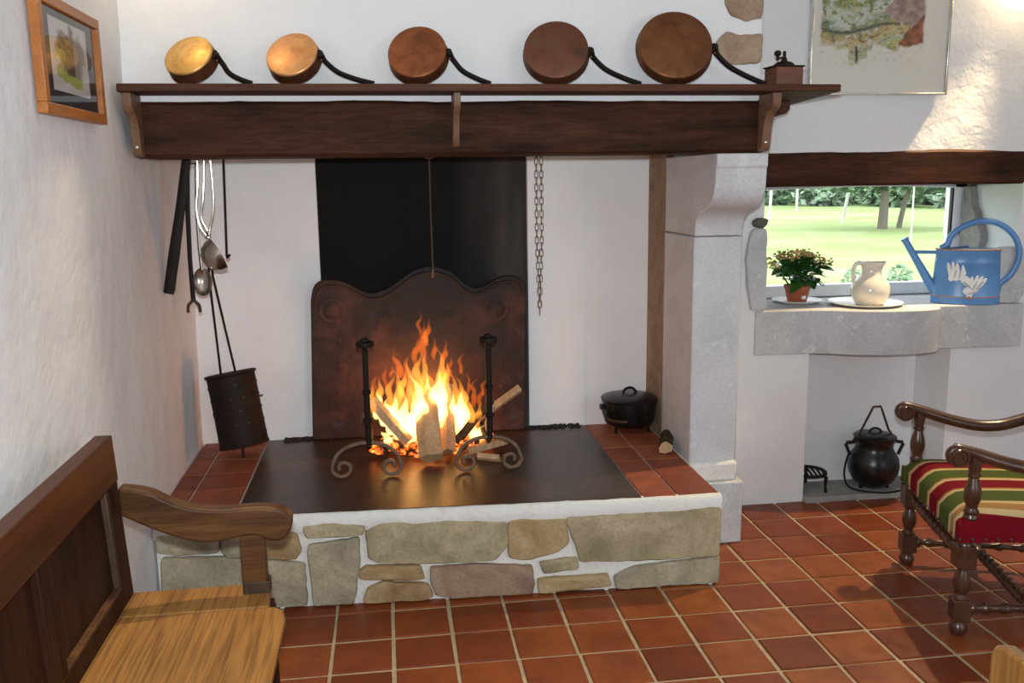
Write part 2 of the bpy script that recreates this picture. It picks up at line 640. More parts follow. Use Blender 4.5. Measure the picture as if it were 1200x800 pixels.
        for i in range(len(pts)):
            a, b = pts[i], pts[(i + 1) % len(pts)]
            m_ = max(1, int((b - a).length / step))
            for k in range(m_):
                out.append(a.lerp(b, k / m_))
        res = []
        for p in out:
            q = Vector((p.x * 28 + seed * 5.1, p.y * 28, seed))
            res.append(p + Vector((noise.noise(q), noise.noise(q + Vector((7, 3, 1))))) * jit)
        cen = sum(res, Vector((0, 0))) / len(res)
        n = len(res)
        rings = [(0, -.012), (0, th * .55), (.006, th * .92)]
        vs, fs = [], []
        for off, d in rings:
            for p in res:
                L = (cen - p).length
                vs.append(mp(*(p + (cen - p) / max(L, 1e-6) * min(off, L * .5)), d))
        for f_ in (.35, .7):
            for p in res:
                q = p + (cen - p) * f_
                vs.append(mp(*q, th + dome * noise.noise(Vector((q.x * 9, q.y * 9, seed * 3.3)))))
        vs.append(mp(*cen, th))
        nr = 5
        for k in range(nr - 1):
            for j in range(n):
                j2 = (j + 1) % n
                fs.append((k * n + j, k * n + j2, (k + 1) * n + j2, (k + 1) * n + j))
        for j in range(n):
            fs.append(((nr - 1) * n + j, (nr - 1) * n + (j + 1) % n, nr * n))
        # orientation
        v = [Vector(x) for x in vs]
        a = v[fs[-1][0]], v[fs[-1][1]], v[fs[-1][2]]
        nn = (a[1] - a[0]).cross(a[2] - a[0])
        outd = Vector(mp(*cen, 1)) - Vector(mp(*cen, 0))
        if nn.dot(outd) < 0:
            fs = [tuple(reversed(f)) for f in fs]
        return s.add(vs, fs, mi)

    def mesh(s, name, mats, smooth=35):
        me = bpy.data.meshes.new(name)
        me.from_pydata([tuple(p) for p in s.v], [], s.f)
        if not isinstance(mats, (list, tuple)):
            mats = [mats]
        for m in mats:
            me.materials.append(m)
        for p, i in zip(me.polygons, s.mi):
            p.material_index = i
            p.use_smooth = bool(smooth)
        me.update()
        if smooth:
            me.set_sharp_from_angle(angle=R(smooth))
        return me

    def build(s, name, mats, parent=None, smooth=35, bevel=0, seg=2):
        o = bpy.data.objects.new(name, s.mesh(name, mats, smooth))
        COL.objects.link(o)
        if parent is not None:
            o.parent = parent
        if bevel:
            b = o.modifiers.new('bevel', 'BEVEL')
            b.width = bevel
            b.segments = seg
            b.limit_method = 'ANGLE'
            b.angle_limit = R(40)
        return o


def thing(name, label, cat, loc=(0, 0, 0), rz=0, group=None):
    o = bpy.data.objects.new(name, None)
    o.empty_display_size = .05
    COL.objects.link(o)
    o.location = loc
    o.rotation_euler.z = rz
    return tag(o, label, cat, group)


def tag(o, label=None, cat=None, group=None, kind=None):
    for k, v in (('label', label), ('category', cat), ('group', group), ('kind', kind)):
        if v:
            o[k] = v
    return o


def bez(P, n=8):
    """Catmull-Rom through points"""
    P = [Vector(p) for p in P]
    out = []
    for i in range(len(P) - 1):
        a, b, c, d = P[max(i - 1, 0)], P[i], P[i + 1], P[min(i + 2, len(P) - 1)]
        for k in range(n):
            t = k / n
            out.append(.5 * ((2 * b) + (c - a) * t + (2 * a - 5 * b + 4 * c - d) * t * t + (3 * b - a - 3 * c + d) * t ** 3))
    out.append(P[-1])
    return out


def axis_mx(p, d, up=(0, 0, 1)):
    """matrix whose local z runs along d, placed at p"""
    z = Vector(d).normalized()
    x = Vector(up).cross(z)
    if x.length < 1e-5:
        x = z.orthogonal()
    x.normalize()
    y = z.cross(x)
    m = Matrix((x, y, z)).transposed().to_4x4()
    m.translation = Vector(p)
    return m


def struct(o):
    o['kind'] = 'structure'
    return o


def rough_panel(mb, org, eu, ev, nu, nv, amp, sc_=3.0, seed=0):
    """subdivided plane with a hand-trowelled waviness"""
    org, eu, ev = Vector(org), Vector(eu), Vector(ev)
    n = eu.cross(ev).normalized()
    vs = []
    for j in range(nv + 1):
        for i in range(nu + 1):
            p = org + eu * (i / nu) + ev * (j / nv)
            e = min(1, 4 * min(i / nu, 1 - i / nu), 4 * min(j / nv, 1 - j / nv)) if False else 1
            h = noise.noise(p * sc_ + Vector((seed, 0, 0))) * amp + noise.noise(p * sc_ * 4) * amp * .3
            vs.append(p + n * h * e)
    w_ = nu + 1
    fs = [(j * w_ + i, j * w_ + i + 1, (j + 1) * w_ + i + 1, (j + 1) * w_ + i) for j in range(nv) for i in range(nu)]
    mb.add(vs, fs)


def visible(p):
    d = Vector(p) - CAM
    z = d.dot(Fv)
    if z < .1:
        return False
    return abs(1053.1 * d.dot(Rv) / z) < 640 and abs(1053.1 * d.dot(Uv) / z) < 440


# ------------------------------------------------------------------ room shell
H = 2.72
XL, XR = -.66, 4.3
YB = 1.10       # back of the fireplace
YW = .83        # window wall
wl = MB()
wl.box((XL - .3, -4.7, -.1), (XL - .02, 1.4, H))
rough_panel(wl, (XL, 1.12, 0), (0, -5.8, 0), (0, 0, H), 90, 44, .010, 2.2)
struct(wl.build('wall_left', M['plaster_left'], smooth=60))
struct(MB().box((XR, -4.7, -.1), (XR + .2, 1.4, H)).build('wall_right', M['plaster']))
struct(MB().box((XL, -4.9, -.1), (XR, -4.7, H)).build('wall_front', M['plaster']))
struct(MB().box((XL - .3, -4.9, H), (XR + .2, 1.6, H + .15)).build('ceiling', M['ceiling']))

fl = struct(MB().box((XL - .1, -4.7, -.12), (XR, 1.4, -.006)).build('floor', M['grout']))
tm = MB()
h = .0985
for (z, q) in ((0, 0),):
    pass
b_ = .004
ring = lambda k, z: [(-k, -k, z), (k, -k, z), (k, k, z), (-k, k, z)]
tv = ring(h, -.008) + ring(h, -b_) + ring(h - b_, 0)
tf = [(8, 9, 10, 11)]
for k in (0, 4):
    tf += [(k + i, k + (i + 1) % 4, k + 4 + (i + 1) % 4, k + 4 + i) for i in range(4)]
tm.add(tv, tf)
tile_me = tm.mesh('tile', M['tile'], 0)
rest = MB()
for i in range(-4, 21):
    for j in range(-23, 5):
        cx, cy = i * .21 + .105, j * .21 + .105 - .21 * 0
        if cx < XL - .1 or cx > XR or cy > YW + .12:
            continue
        if cy > .2 and cx < 1.45 or (cy > .12 and cx < 1.4):
            continue
        dx, dy = random.uniform(-.0018, .0018), random.uniform(-.0018, .0018)
        tz = random.uniform(-.0012, .001)
        if any(visible((cx + a, cy + b, 0)) for a in (-.1, .1) for b in (-.1, .1)):
            o = bpy.data.objects.new('tile', tile_me)
            o.location = (cx + dx, cy + dy, tz)
            o.rotation_euler = (random.uniform(-.004, .004), random.uniform(-.004, .004), random.uniform(-.008, .008))
            COL.objects.link(o)
            o.parent = fl
        else:
            rest.add([Vector(p) + Vector((cx, cy, 0)) for p in tv], tf)
tag(rest.build('tile_field', M['tile'], fl, 0), kind='stuff')

# back wall: window wall, fireplace recess, chimney breast (each run of masonry its own piece)
def wall(*boxes, name='wall_back', m='plaster', panels=(), prisms=()):
    mb = MB()
    for p in panels:
        rough_panel(mb, *p)
    for lo, hi in boxes:
        mb.box(lo, hi)
    for p in prisms:
        mb.prism(*p)
    return struct(mb.build(name, M[m], smooth=60))


back = wall(((1.70, YW + .02, 1.70), (XR, YW + .5, H)), panels=[((1.69, YW, 1.70), (XR - 1.69, 0, 0), (0, 0, H - 1.70), 60, 24, .012, 2.6, 3)])
wall_l = wall(((1.727, YW + .004, -.05), (1.99, YW + .5, 1.70)))
wall_p = wall(((1.53, YW + .05, -.05), (1.727, YW + .5, 1.70)))
wall(((1.99, YW + .002, -.05), (2.245, YW + .5, .752)))
niche = wall(((2.245, 1.03, -.05), (2.93, YW + .5, .752)))
wall(prisms=[([(2.93, 1.04, -.05), (2.985, .83, -.05), (XR, .83, -.05), (XR, 1.04, -.05)], (0, 0, .802))])
wall_r = wall(((3.345, YW, .752), (XR, YW + .5, 1.70)))
reveal = wall(prisms=[([(3.30, YW, .965), (3.345, YW, .965), (3.345, YW + .5, .965), (3.30, YW + .5, .965)], (0, 0, .60))])
wall(prisms=[([(1.99, YW + .004, .965), (1.99, 1.31, .965), (2.125, 1.31, .965), (2.125, 1.24, .965)], (0, 0, .60))])
wall(((XL - .1, YB, -.05), (-.078, YB + .3, H)), m='plaster_hearth')
wall(((.912, YB, -.05), (1.192, YB + .3, H)), m='plaster_hearth')
wall(((1.192, YB + .005, -.05), (1.53, YB + .3, H)), m='plaster_hearth')
wall(((-.078, YB + .035, -.05), (.912, YB + .3, H)), m='soot')
breast = wall(((XL, .225, 1.892), (1.69, .42, H)), panels=[((XL, .215, 1.87), (2.34, 0, 0), (0, 0, H - 1.87), 60, 22, .004, 3, 1)])
wall(((1.56, .42, 1.69), (1.69, YW + .02, H)))

# quoin stones showing through the breast plaster
for k, poly in enumerate(([(1.530, 2.268), (1.535, 2.235), (1.557, 2.198), (1.608, 2.180), (1.683, 2.186), (1.684, 2.36), (1.54, 2.36)],
                          [(1.502, 2.099), (1.52, 2.125), (1.545, 2.138), (1.60, 2.128), (1.687, 2.134), (1.683, 2.026), (1.60, 2.018), (1.530, 2.022)])):
    MB().slab(poly, lambda u_, v_, d: Vector((u_, .213 - d, v_)), .012, .006, .02, seed=k + 30, dome=.01).build(
        'quoin_stone', M['rubble'], breast)

# stones at the window
MB().slab([(1.915, 1.07), (1.935, .972), (2.012, .972), (1.998, 1.357), (1.942, 1.360), (1.921, 1.345), (1.901, 1.231)],
          lambda u_, v_, d: Vector((u_, .825 - d, v_)), .016, .005, .03, seed=41).build('jamb_stone', M['limestone'], wall_l)
MB().sphere((1.965, .822, 1.384), .041, 12, 8, (1, .55, .62), .2).build('knob_stone', M['knob'], wall_l)
MB().slab([(3.175, .968), (3.165, 1.232), (3.20, 1.243), (3.315, 1.25), (3.335, 1.20), (3.345, 1.03), (3.318, .968)],
          lambda u_, v_, d: Vector((u_, .822 - d, v_)), .014, .006, .03, seed=42).build('jamb_stone', M['limestone'], wall_r)
MB().slab([(1.238, 1.535), (1.18, 1.54), (1.15, 1.44), (1.10, 1.36), (1.05, 1.27), (1.08, 1.20), (1.235, 1.18)],
          lambda u_, v_, d: Vector((3.288 - d, u_, v_)), .03, .012, .025, seed=43, dome=.03).build('rubble_stone', M['slab'], reveal)
# niche floor slab
sl = MB()
sl.slab([(2.245, .80), (2.985, .80), (2.99, 1.03), (2.245, 1.03)], lambda u_, v_, d: Vector((u_, v_, d)), .03, .004, .04, seed=9)
sl.build('niche_slab', M['slab'], fl)

# window lintel beam in the wall
def rough_beam(lo, hi, amp, nseg=26, seed=0):
    """a squared timber with uneven top and bottom arrises, along x"""
    x0, y0, z0 = lo
    x1, y1, z1 = hi
    mb = MB()
    vs, fs = [], []
    for i in range(nseg + 1):
        x = x0 + (x1 - x0) * i / nseg
        n1 = noise.noise(Vector((x * 3, seed, 0))) * amp + noise.noise(Vector((x * 17, seed, 2))) * amp * .35
        n2 = noise.noise(Vector((x * 3, seed, 5))) * amp * .5
        n3 = noise.noise(Vector((x * 2, seed, 9))) * amp * .6
        c = .012
        vs += [(x, y0 + n3 + c, z0 + n2), (x, y0 + n3, z0 + n2 + c), (x, y0 + n3, z1 + n1 - c), (x, y0 + n3 + c, z1 + n1), (x, y1, z1 + n1), (x, y1, z0 + n2)]
    for i in range(nseg):
        for j in range(6):
            fs.append((i * 6 + j, (i + 1) * 6 + j, (i + 1) * 6 + (j + 1) % 6, i * 6 + (j + 1) % 6))
    fs.append((0, 1, 2, 3, 4, 5))
    fs.append(tuple(nseg * 6 + k for k in (5, 4, 3, 2, 1, 0)))
    fs = [tuple(reversed(f)) for f in fs]
    return mb.add(vs, fs)


o = rough_beam((1.72, .822, 1.548), (XR, 1.24, 1.712), .008, 40, 4).build('lintel_beam', M['beam'])
tag(o, 'dark oak lintel beam set in the white wall above the window', 'beam')

# sill stone
sill = MB()
top = [(1.962, .822)] + [tuple(p[:2]) for p in bez([(2.22, .818, 0), (2.32, .792, 0), (2.42, .742, 0), (2.54, .708, 0), (2.67, .698, 0), (2.78, .708, 0), (2.855, .742, 0), (2.888, .806, 0)], 4)] + [(2.895, .818), (2.90, .806), (3.335, .795), (3.338, 1.0), (3.30, 1.0), (3.29, 1.31), (2.1, 1.31), (1.99, 1.0), (1.965, 1.0)]
sill.prism([(x, y, .752) for x, y in top], (0, 0, .213))
o = sill.build('stone_sill', M['limestone'], None, 35, .010, 3)
tag(o, 'grey stone window sill with a bulging rounded front, an old sink slab', 'sill')

# window
win = MB()
WX0, WX1, WY0, WY1 = 2.12, 3.295, 1.245, 1.31
win.box((WX0, WY0, .968), (WX1, WY1, 1.030))
win.box((WX0, WY0, .968), (2.165, WY1, 1.55))
win.box((3.222, WY0, .968), (WX1, WY1, 1.55))
arch = [(WX0, 1.555)] + [(WX0 + (WX1 - WX0) * k / 12, 1.522 + .016 * math.sin(math.pi * k / 12)) for k in range(13)] + [(WX1, 1.555)]
win.prism([(x, WY0, z) for x, z in arch], (0, WY1 - WY0, 0))
wo = struct(win.build('window_1', M['white_frame'], None, 35, .004))
MB().box((2.15, 1.272, 1.01), (3.24, 1.278, 1.55)).build('pane', M['glass'], wo)
g_ = MB()
g_.box((3.212, 1.25, 1.03), (3.222, 1.27, 1.53))
g_.build('gasket', M['gasket'], wo)

# ------------------------------------------------------------------ garden outside
lawn = MB()
rough_panel(lawn, (-40, 1.7, -.3), (130, 0, 0), (0, 110, 0), 60, 50, .10, .2)
struct(lawn.build('lawn', M['lawn'], None, 60))


def leaf_cloud(blobs, n, size, seed):
    rd = random.Random(seed)
    mb = MB()
    for k in range(n):
        c, s = rd.choice(blobs)
        while True:
            d = Vector((rd.uniform(-1, 1), rd.uniform(-1, 1), rd.uniform(-1, 1)))
            if d.length < 1:
                break
        p = Vector(c) + Vector((d.x * s[0], d.y * s[1], d.z * s[2]))
        a = Vector((rd.uniform(-1, 1), rd.uniform(-1, 1), rd.uniform(-.6, .6))).normalized()
        b = a.orthogonal().normalized()
        q = size * rd.uniform(.6, 1.3)
        mb.add([p - a * q, p + b * q * .5, p + a * q, p - b * q * .5], [(0, 1, 2, 3)])
    return mb


def tree(name, label, x, y, trunks, blobs, n, size, seed, fol, group=None):
    t = thing(name, label, 'tree', (x, y, -.35), 0, group)
    for pts, r in trunks:
        P = bez([Vector(p) for p in pts], 5)
        MB().tube(P, [r * (1.25 - .7 * i / len(P)) for i in range(len(P))], 8).build('trunk', M['trunk'], t)
    c = leaf_cloud(blobs, n, size, seed).build('foliage', M[fol], t, 0)
    return t


tree('garden_tree', 'grey trunked garden tree with a second leaning stem on the lawn', 17.3, 26.2,
     [([(0, 0, -.3), (.03, 0, 1.2), (-.05, 0, 3)], .15), ([(.75, .3, -.3), (1.0, .3, 1.0), (1.5, .2, 2.6)], .085)],
     [((-1.2, 0, 2.5), (2.2, 2, 1.2)), ((1.9, 0, 2.6), (2.0, 2, 1.4)), ((0, 0, 3.9), (3, 2.4, 1.3))], 4200, .24, 3, 'foliage')
for k in range(11):
    q = k if k < 6 else k - 5.5
    x = 22.6 + q * 2.15 + (0 if k < 6 else 3.0)
    y = 56.5 - q * 3.6 + (0 if k < 6 else 4.4)
    lab = ['leftmost bush of the near hedge row across the lawn', 'second near hedge bush from the left, behind the pale posts',
           'third near hedge bush from the left, left of the tree trunk', 'fourth near hedge bush from the left, behind the tree',
           'fifth near hedge bush from the left, right of the tree trunk', 'rightmost bush of the near hedge row across the lawn',
           'leftmost tall bush in the back hedge row', 'second tall bush in the back hedge row from the left',
           'middle tall bush in the back hedge row', 'fourth tall bush in the back hedge row from the left',
           'rightmost tall bush in the back hedge row'][k]
    tree('hedge_bush', lab, x, y, [([(0, 0, -.2), (0, 0, 1), (.1, 0, 2)], .18)],
         [((0, 0, 1.0), (1.9, 1.9, 1.3)), ((.1, 0, 2.6), (1.9, 1.8, 1.5)), ((-.2, .2, 4.0), (1.7, 1.6, 1.4))], 2400, .30, 20 + k,
         'foliage2' if k % 2 == 0 else 'foliage', 'bushes of the far hedge')
for (x, y, hh, r, dx, lab) in ((17.75, 29.9, 1.6, .06, .3, 'tallest pale post leaning on the lawn left of the tree'),
                               (16.6, 34, 1.5, .06, .05, 'short pale post on the lawn left of the tallest post'),
                               (21.6, 42, 1.7, .06, 0, 'leftmost pale post standing before the hedge'),
                               (14.7, 20.2, 1.75, .022, 0, 'very thin pale post right of the tree'),
                               (17.2, 22.5, 1.6, .022, 0, 'thin pale post near the right edge of the window')):
    o = MB().tube([(x, y, -.4), (x + dx, y, -.3 + hh)], r, 8).build('fence_post', M['post'])
    tag(o, lab, 'post', 'pale posts on the lawn')
# low plants just outside the pane
for (x, y, n, hh, sd, lab) in ((4.15, 4.0, 160, .50, 5, 'small leafy shrub outside the window left of the jug'),
                               (4.62, 4.1, 190, .52, 6, 'small leafy shrub outside the window right of the jug')):
    t = thing('garden_shrub', lab, 'shrub', (x, y, -.3))
    leaf_cloud([((0, 0, .75), (.16, .16, .22)), ((.05, 0, 1.0), (.10, .10, .12)), ((-.03, 0, .4), (.14, .14, .4))], n * 2, .035, sd).build('foliage', M['foliage'], t, 0)
    MB().tube([(0, 0, -.1), (.01, 0, .5), (0, 0, 1.0)], .012, 6).build('stem', M['trunk'], t)
t = thing('pink_flower', 'single pink flower outside the window beside the potted plant', 'flower', (3.755, 4.0, -.3))
MB().tube([(0, 0, -.1), (.01, 0, .6), (0, 0, 1.12)], .007, 6).build('stem', M['leaf'], t)
pk = MB()
for k in range(7):
    a = k * 2 * math.pi / 7
    pk.sphere((.022 * math.cos(a), .022 * math.sin(a), 1.13), .022, 8, 5, (1, 1, .6))
pk.build('bloom', M['pink'], t)

# ------------------------------------------------------------------ raised hearth
hA, hB = Vector((-.66, .10, 0)), Vector((1.505, .012, 0))
ht = (hB - hA).normalized()
hn = Vector((ht.y, -ht.x, 0))
hearth = thing('raised_hearth', 'raised fireplace hearth of sandstone blocks in white mortar with tiled top', 'hearth', (0, 0, 0))
hb = MB()
hb.prism([(XL + .004, .1 + .012, -.005), (1.500, .024, -.005), (1.500, YB - .003, -.005), (XL + .004, YB - .003, -.005)], (0, 0, .3735))
# rough white lip of mortar along the front
nn_ = 60
vs, fs = [], []
for i in range(nn_ + 1):
    p = hA + ht * (2.163 * i / nn_)
    dz = noise.noise(Vector((i * .5, 0, 0))) * .003
    low = .30 + noise.noise(Vector((i * .23, 4, 0))) * .018
    vs += [p + hn * .002 + Vector((0, 0, low)), p + hn * .010 + Vector((0, 0, low + .02)), p + hn * .008 + Vector((0, 0, .366 + dz)), p - hn * .004 + Vector((0, 0, .374 + dz)), p - hn * .03 + Vector((0, 0, .374 + dz))]
for i in range(nn_):
    for j in range(4):
        fs.append((i * 5 + j, (i + 1) * 5 + j, (i + 1) * 5 + j + 1, i * 5 + j + 1))
hb.add(vs, fs)
hb.build('mortar_body', M['mortar'], hearth, 60)
STONES = [
 ([(0.015, 0.318), (0.135, 0.322), (0.232, 0.318), (0.228, 0.241), (0.109, 0.242), (0.01, 0.249)], 1),
 ([(0.249, 0.311), (0.367, 0.305), (0.37, 0.209), (0.27, 0.218), (0.247, 0.247)], 1),
 ([(0.387, 0.304), (0.514, 0.307), (0.53, 0.237), (0.513, 0.198), (0.384, 0.207)], 2),
 ([(0.027, 0.228), (0.234, 0.217), (0.397, 0.199), (0.539, 0.179), (0.546, 0.011), (0.313, 0.014), (0.012, 0.022)], 1),
 ([(0.543, 0.330), (0.663, 0.335), (0.779, 0.322), (0.761, 0.281), (0.563, 0.28)], 0),
 ([(0.566, 0.248), (0.641, 0.254), (0.751, 0.27), (0.749, 0.18), (0.725, 0.01), (0.572, 0.009), (0.562, 0.22)], 1),
 ([(0.782, 0.293), (0.825, 0.324), (0.915, 0.329), (0.961, 0.317), (1.072, 0.326), (1.216, 0.314), (1.312, 0.305), (1.316, 0.219), (1.265, 0.153), (1.005, 0.157), (0.824, 0.169), (0.787, 0.19)], 0),
 ([(0.749, 0.137), (0.786, 0.155), (0.975, 0.147), (0.994, 0.097), (0.963, 0.086), (0.755, 0.104)], 2),
 ([(0.766, 0.018), (0.782, 0.064), (0.84, 0.083), (1.001, 0.069), (1.024, 0.021), (0.99, 0.004), (0.77, 0.002)], 2),
 ([(1.02, 0.136), (1.213, 0.134), (1.412, 0.118), (1.417, 0.007), (1.105, 0.001), (1.043, 0.021), (1.023, 0.069)], 3),
 ([(1.325, 0.304), (1.367, 0.313), (1.54, 0.309), (1.556, 0.206), (1.508, 0.175), (1.392, 0.15), (1.323, 0.163)], 2),
 ([(1.546, 0.317), (1.742, 0.318), (1.914, 0.319), (2.0, 0.317), (2.119, 0.330), (2.160, 0.327), (2.160, 0.128), (1.961, 0.122), (1.787, 0.124), (1.604, 0.13)], 0),
 ([(1.444, 0.132), (1.586, 0.146), (1.593, 0.098), (1.465, 0.088)], 0),
 ([(1.439, 0.065), (1.71, 0.068), (1.723, 0.019), (1.438, 0.005)], 2),
 ([(1.744, 0.061), (1.83, 0.094), (2.160, 0.118), (2.161, 0.009), (1.745, 0.006)], 1)]
for k, (poly, mi) in enumerate(STONES):
    cx = sum(p[0] for p in poly) / len(poly)
    cz = sum(p[1] for p in poly) / len(poly)
    poly = [(px + (px - cx) / max(.02, math.hypot(px - cx, pz - cz)) * .006, max(.003, pz + (pz - cz) / max(.02, math.hypot(px - cx, pz - cz)) * .006)) for px, pz in poly]
    poly = [(min(px, 2.163), pz) for px, pz in poly]
    base = hA + ht * cx + Vector((0, 0, cz))
    mp = lambda u_, v_, d, b=base: hA + ht * u_ + hn * (d - .004) + Vector((0, 0, v_)) - b
    o = MB().slab(poly, mp, .016, .005, .025, seed=k + 1, dome=.006).build('stone', M['sandstone'][mi], hearth)
    o.location = base
# terracotta tiles on top
ys = [.22, .42, .622, .818, 1.02, 1.10]
def ht_tile(x0, x1, y0, y1):
    g = .0028
    cx, cy = (x0 + x1) / 2, (y0 + y1) / 2
    a, b = (x1 - x0) / 2 - g, (y1 - y0) / 2 - g
    if a < .012 or b < .012:
        return
    rg = lambda k, z: [(-a + k, -b + k, z), (a - k, -b + k, z), (a - k, b - k, z), (-a + k, b - k, z)]
    mb = MB().add(rg(0, -.02) + rg(0, -.003) + rg(.003, 0), tf)
    o = mb.build('tile', M['hearth_tile'], hearth, 0)
    o.location = (cx, cy, .375 + random.uniform(-.001, .001))
yy = [.105, .22, .42, .622, .818, 1.02, YB]
for j in range(len(yy) - 1):
    ht_tile(XL, -.570, yy[j], yy[j + 1])
    ht_tile(-.570, -.366, yy[j], yy[j + 1])
yy = [.030, .082, .285, .49, .69, .89, YB]
yy = [.030, .285, .49, .69, .89, YB]
for j in range(len(yy) - 1):
    ht_tile(1.190, 1.330, yy[j], yy[j + 1])
    ht_tile(1.330, 1.502, yy[j], yy[j + 1])
pl = MB()
pp = [(-.362, .094), (1.186, .032), (1.188, 1.098), (-.362, 1.098)]
pl.prism([(x, y, .355) for x, y in pp], (0, 0, .021))
pl.build('hearth_plate', M['plate'], hearth, 35, .003)
# swept ash line along the foot of the back wall
ash = MB()
rd = random.Random(4)
for k in range(420):
    x = rd.uniform(-.28, 1.16)
    if rd.random() < .5:
        x = rd.choice((rd.uniform(-.28, -.14), rd.uniform(.9, 1.16)))
    s = rd.uniform(.003, .009)
    ash.sphere((x, 1.098 - rd.random() ** 2 * .05, .377 + s * .4), s, 6, 4, (1.2, 1, .8), .3)
tag(ash.build('ash', M['char'], hearth), kind='stuff')

# ------------------------------------------------------------------ pillar
pil = thing('stone_pillar', 'grey limestone pillar with a flaring capital carrying the mantel beam', 'pillar', (1.615, .63, 0))
def P_(mb, name, m, bevel=.008):
    o = mb.build(name, m, pil, 40, bevel)
    o.data.transform(Matrix.Translation((-1.615, -.63, 0)))
    return o
P_(MB().box((1.512, .43, .36), (1.725, YW + .01, 1.352)), 'shaft', M['pinkstone'])
P_(MB().box((1.502, .392, 0), (1.748, YW - .005, .285)), 'base_block', M['limestone'])
P_(MB().box((1.506, .41, .28), (1.728, YW - .002, .372)), 'mortar_joint', M['mortar'], .015)
cp = [(.43, 1.355), (.428, 1.39), (.41, 1.425), (.37, 1.452), (.31, 1.470), (.26, 1.490), (.226, 1.52), (.208, 1.56), (.203, 1.632), (.195, 1.638), (.195, 1.688), (YW + .01, 1.688), (YW + .01, 1.355)]
mb = MB().prism([(1.514, y, z) for y, z in cp], (.209, 0, 0))
P_(mb, 'capital', M['pinkstone'], .005)
# stone edge between pillar and the recess
es = MB().slab([(.835, .36), (.835, 1.78), (1.11, 1.78), (1.11, .36)], lambda u_, v_, d: Vector((1.536 - d, u_, v_)), .026, .008, .05, seed=77, dome=.006)
es.build('edge_stone', M['brownstone'], wall_p)

# ------------------------------------------------------------------ mantel beam and shelf
o = rough_beam((-.622, .195, 1.690), (1.702, .49, 1.886), .006, 46, 1).build('mantel_beam', M['beam'])
tag(o, 'long dark oak mantel beam spanning the fireplace opening', 'beam')
SH = 1.905
ST = 1.931
shelf = thing('mantel_shelf', 'long brown wooden mantel shelf on brackets holding the copper pans', 'shelf', (0, .12, SH))
def S_(mb, name, m, bevel=.003, parent=shelf):
    o = mb.build(name, m, parent, 35, bevel)
    o.data.transform(Matrix.Translation((0, -.12, -SH)))
    return o
S_(MB().prism([(-.632, .035, SH), (1.925, .035, SH), (2.045, YW - .01, SH), (1.695, YW - .01, SH), (1.695, .208, SH), (XL + .02, .208, SH), (XL + .02, .06, SH)], (0, 0, ST - SH)), 'board', M['shelf'], .004)


def bracket(x, w_, lo=1.697):
    prof = [(.062, SH - .001), (.062, SH - .040), (.072, SH - .055), (.098, SH - .068), (.122, SH - .085), (.136, SH - .115), (.142, SH - .15), (.150, lo + .01), (.158, lo), (.192, lo - .004), (.192, SH - .001)]
    b = S_(MB().prism([(x - w_ / 2, y, z) for y, z in prof], (w_, 0, 0)), 'bracket', M['bracket'], .002)
    for z in (lo + .03, lo + .095):
        mx = axis_mx((x, .145 if z > lo + .05 else .149, z), (0, -1, 0))
        S_(MB().lathe([(.0065, -.006), (.0065, .003), (.004, .005), (0, .0055)], 10, mx), 'screw', M['silver'], 0, b)


bracket(-.612, .030)
bracket(.503, .024, 1.722)
bracket(1.690, .034)
prof = [(1.692, SH - .001), (1.925, SH - .001), (1.925, SH - .03), (1.91, SH - .05), (1.87, SH - .06), (1.82, SH - .075), (1.78, SH - .105), (1.755, SH - .15), (1.75, SH - .2), (1.692, SH - .2)]
S_(MB().prism([(x, .46, z) for x, z in prof], (0, .03, 0)), 'side_bracket', M['shelf'], .003)

# ------------------------------------------------------------------ copper pans on the shelf
def pan(cx, r, h, dz, dx, mk, hx, label, hdrop=.35):
    d = Vector((dx, -math.sqrt(max(.01, 1 - dz * dz - dx * dx)), dz)).normalized()
    rho = r * 1.04
    zc = ST + rho * math.sqrt(1 - d.z ** 2) + .0015
    topback = rho * d.z * abs(d.y) / math.sqrt(1 - d.z ** 2)
    y = .204 - topback
    # disc centre must project at cx: shift of the axis
    cen = Vector((cx - d.x * h, y, zc))
    t = thing('copper_pan', label, 'pan', cen, 0, 'copper pans on the mantel shelf')
    mx = axis_mx((0, 0, 0), d)
    prof = [(rho, 0), (rho * 1.0, .004), (r * 1.02, h * .3), (r, h - .008), (r * .985, h - .002), (r * .95, h), (0, h + .001)]
    inner = [(0, .012), (rho - .004, .010), (rho - .003, 0), (rho, 0)]
    b = MB().lathe(inner + prof[1:], 40, mx)
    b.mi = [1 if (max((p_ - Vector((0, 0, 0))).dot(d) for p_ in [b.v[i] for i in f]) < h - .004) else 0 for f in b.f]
    b.build('body', [M[mk], M['cop_side_refl']], t, 50)  # side faces get the copper with the dark reflection painted in
    # iron handle: riveted plate on the side, then an arm that falls to the shelf
    side = (Vector((1, 0, 0)) - d * d.x).normalized()
    side = (side - Vector((0, 0, 1)) * .12).normalized()
    side = (side - d * side.dot(d)).normalized()
    p0 = side * (r * 1.0) + d * h * .75
    p1 = side * (rho + .004) + d * h * .15
    end = Vector((hx - cen.x, -.03, ST - cen.z + .008))
    hp = bez([p0, side * (rho + .003) + d * h * .45, p1 + Vector((.012, 0, -.012)), p1.lerp(end, .30) + Vector((0, 0, -.020)), p1.lerp(end, .65) + Vector((0, 0, -.014)), end], 6)
    hr = [.021 - .0105 * min(1, i / (len(hp) * .33)) for i in range(len(hp))]
    MB().tube(hp, hr, 10, 0, (1.1, .75)).build('handle', M['iron'], t)
    for s in (-1, 1):
        q = side.cross(d)
        MB().sphere(side * (rho + .006) + d * h * .45 + q * .016 * s, .004, 8, 5).build('rivet', M['cop3'], t)
    return t


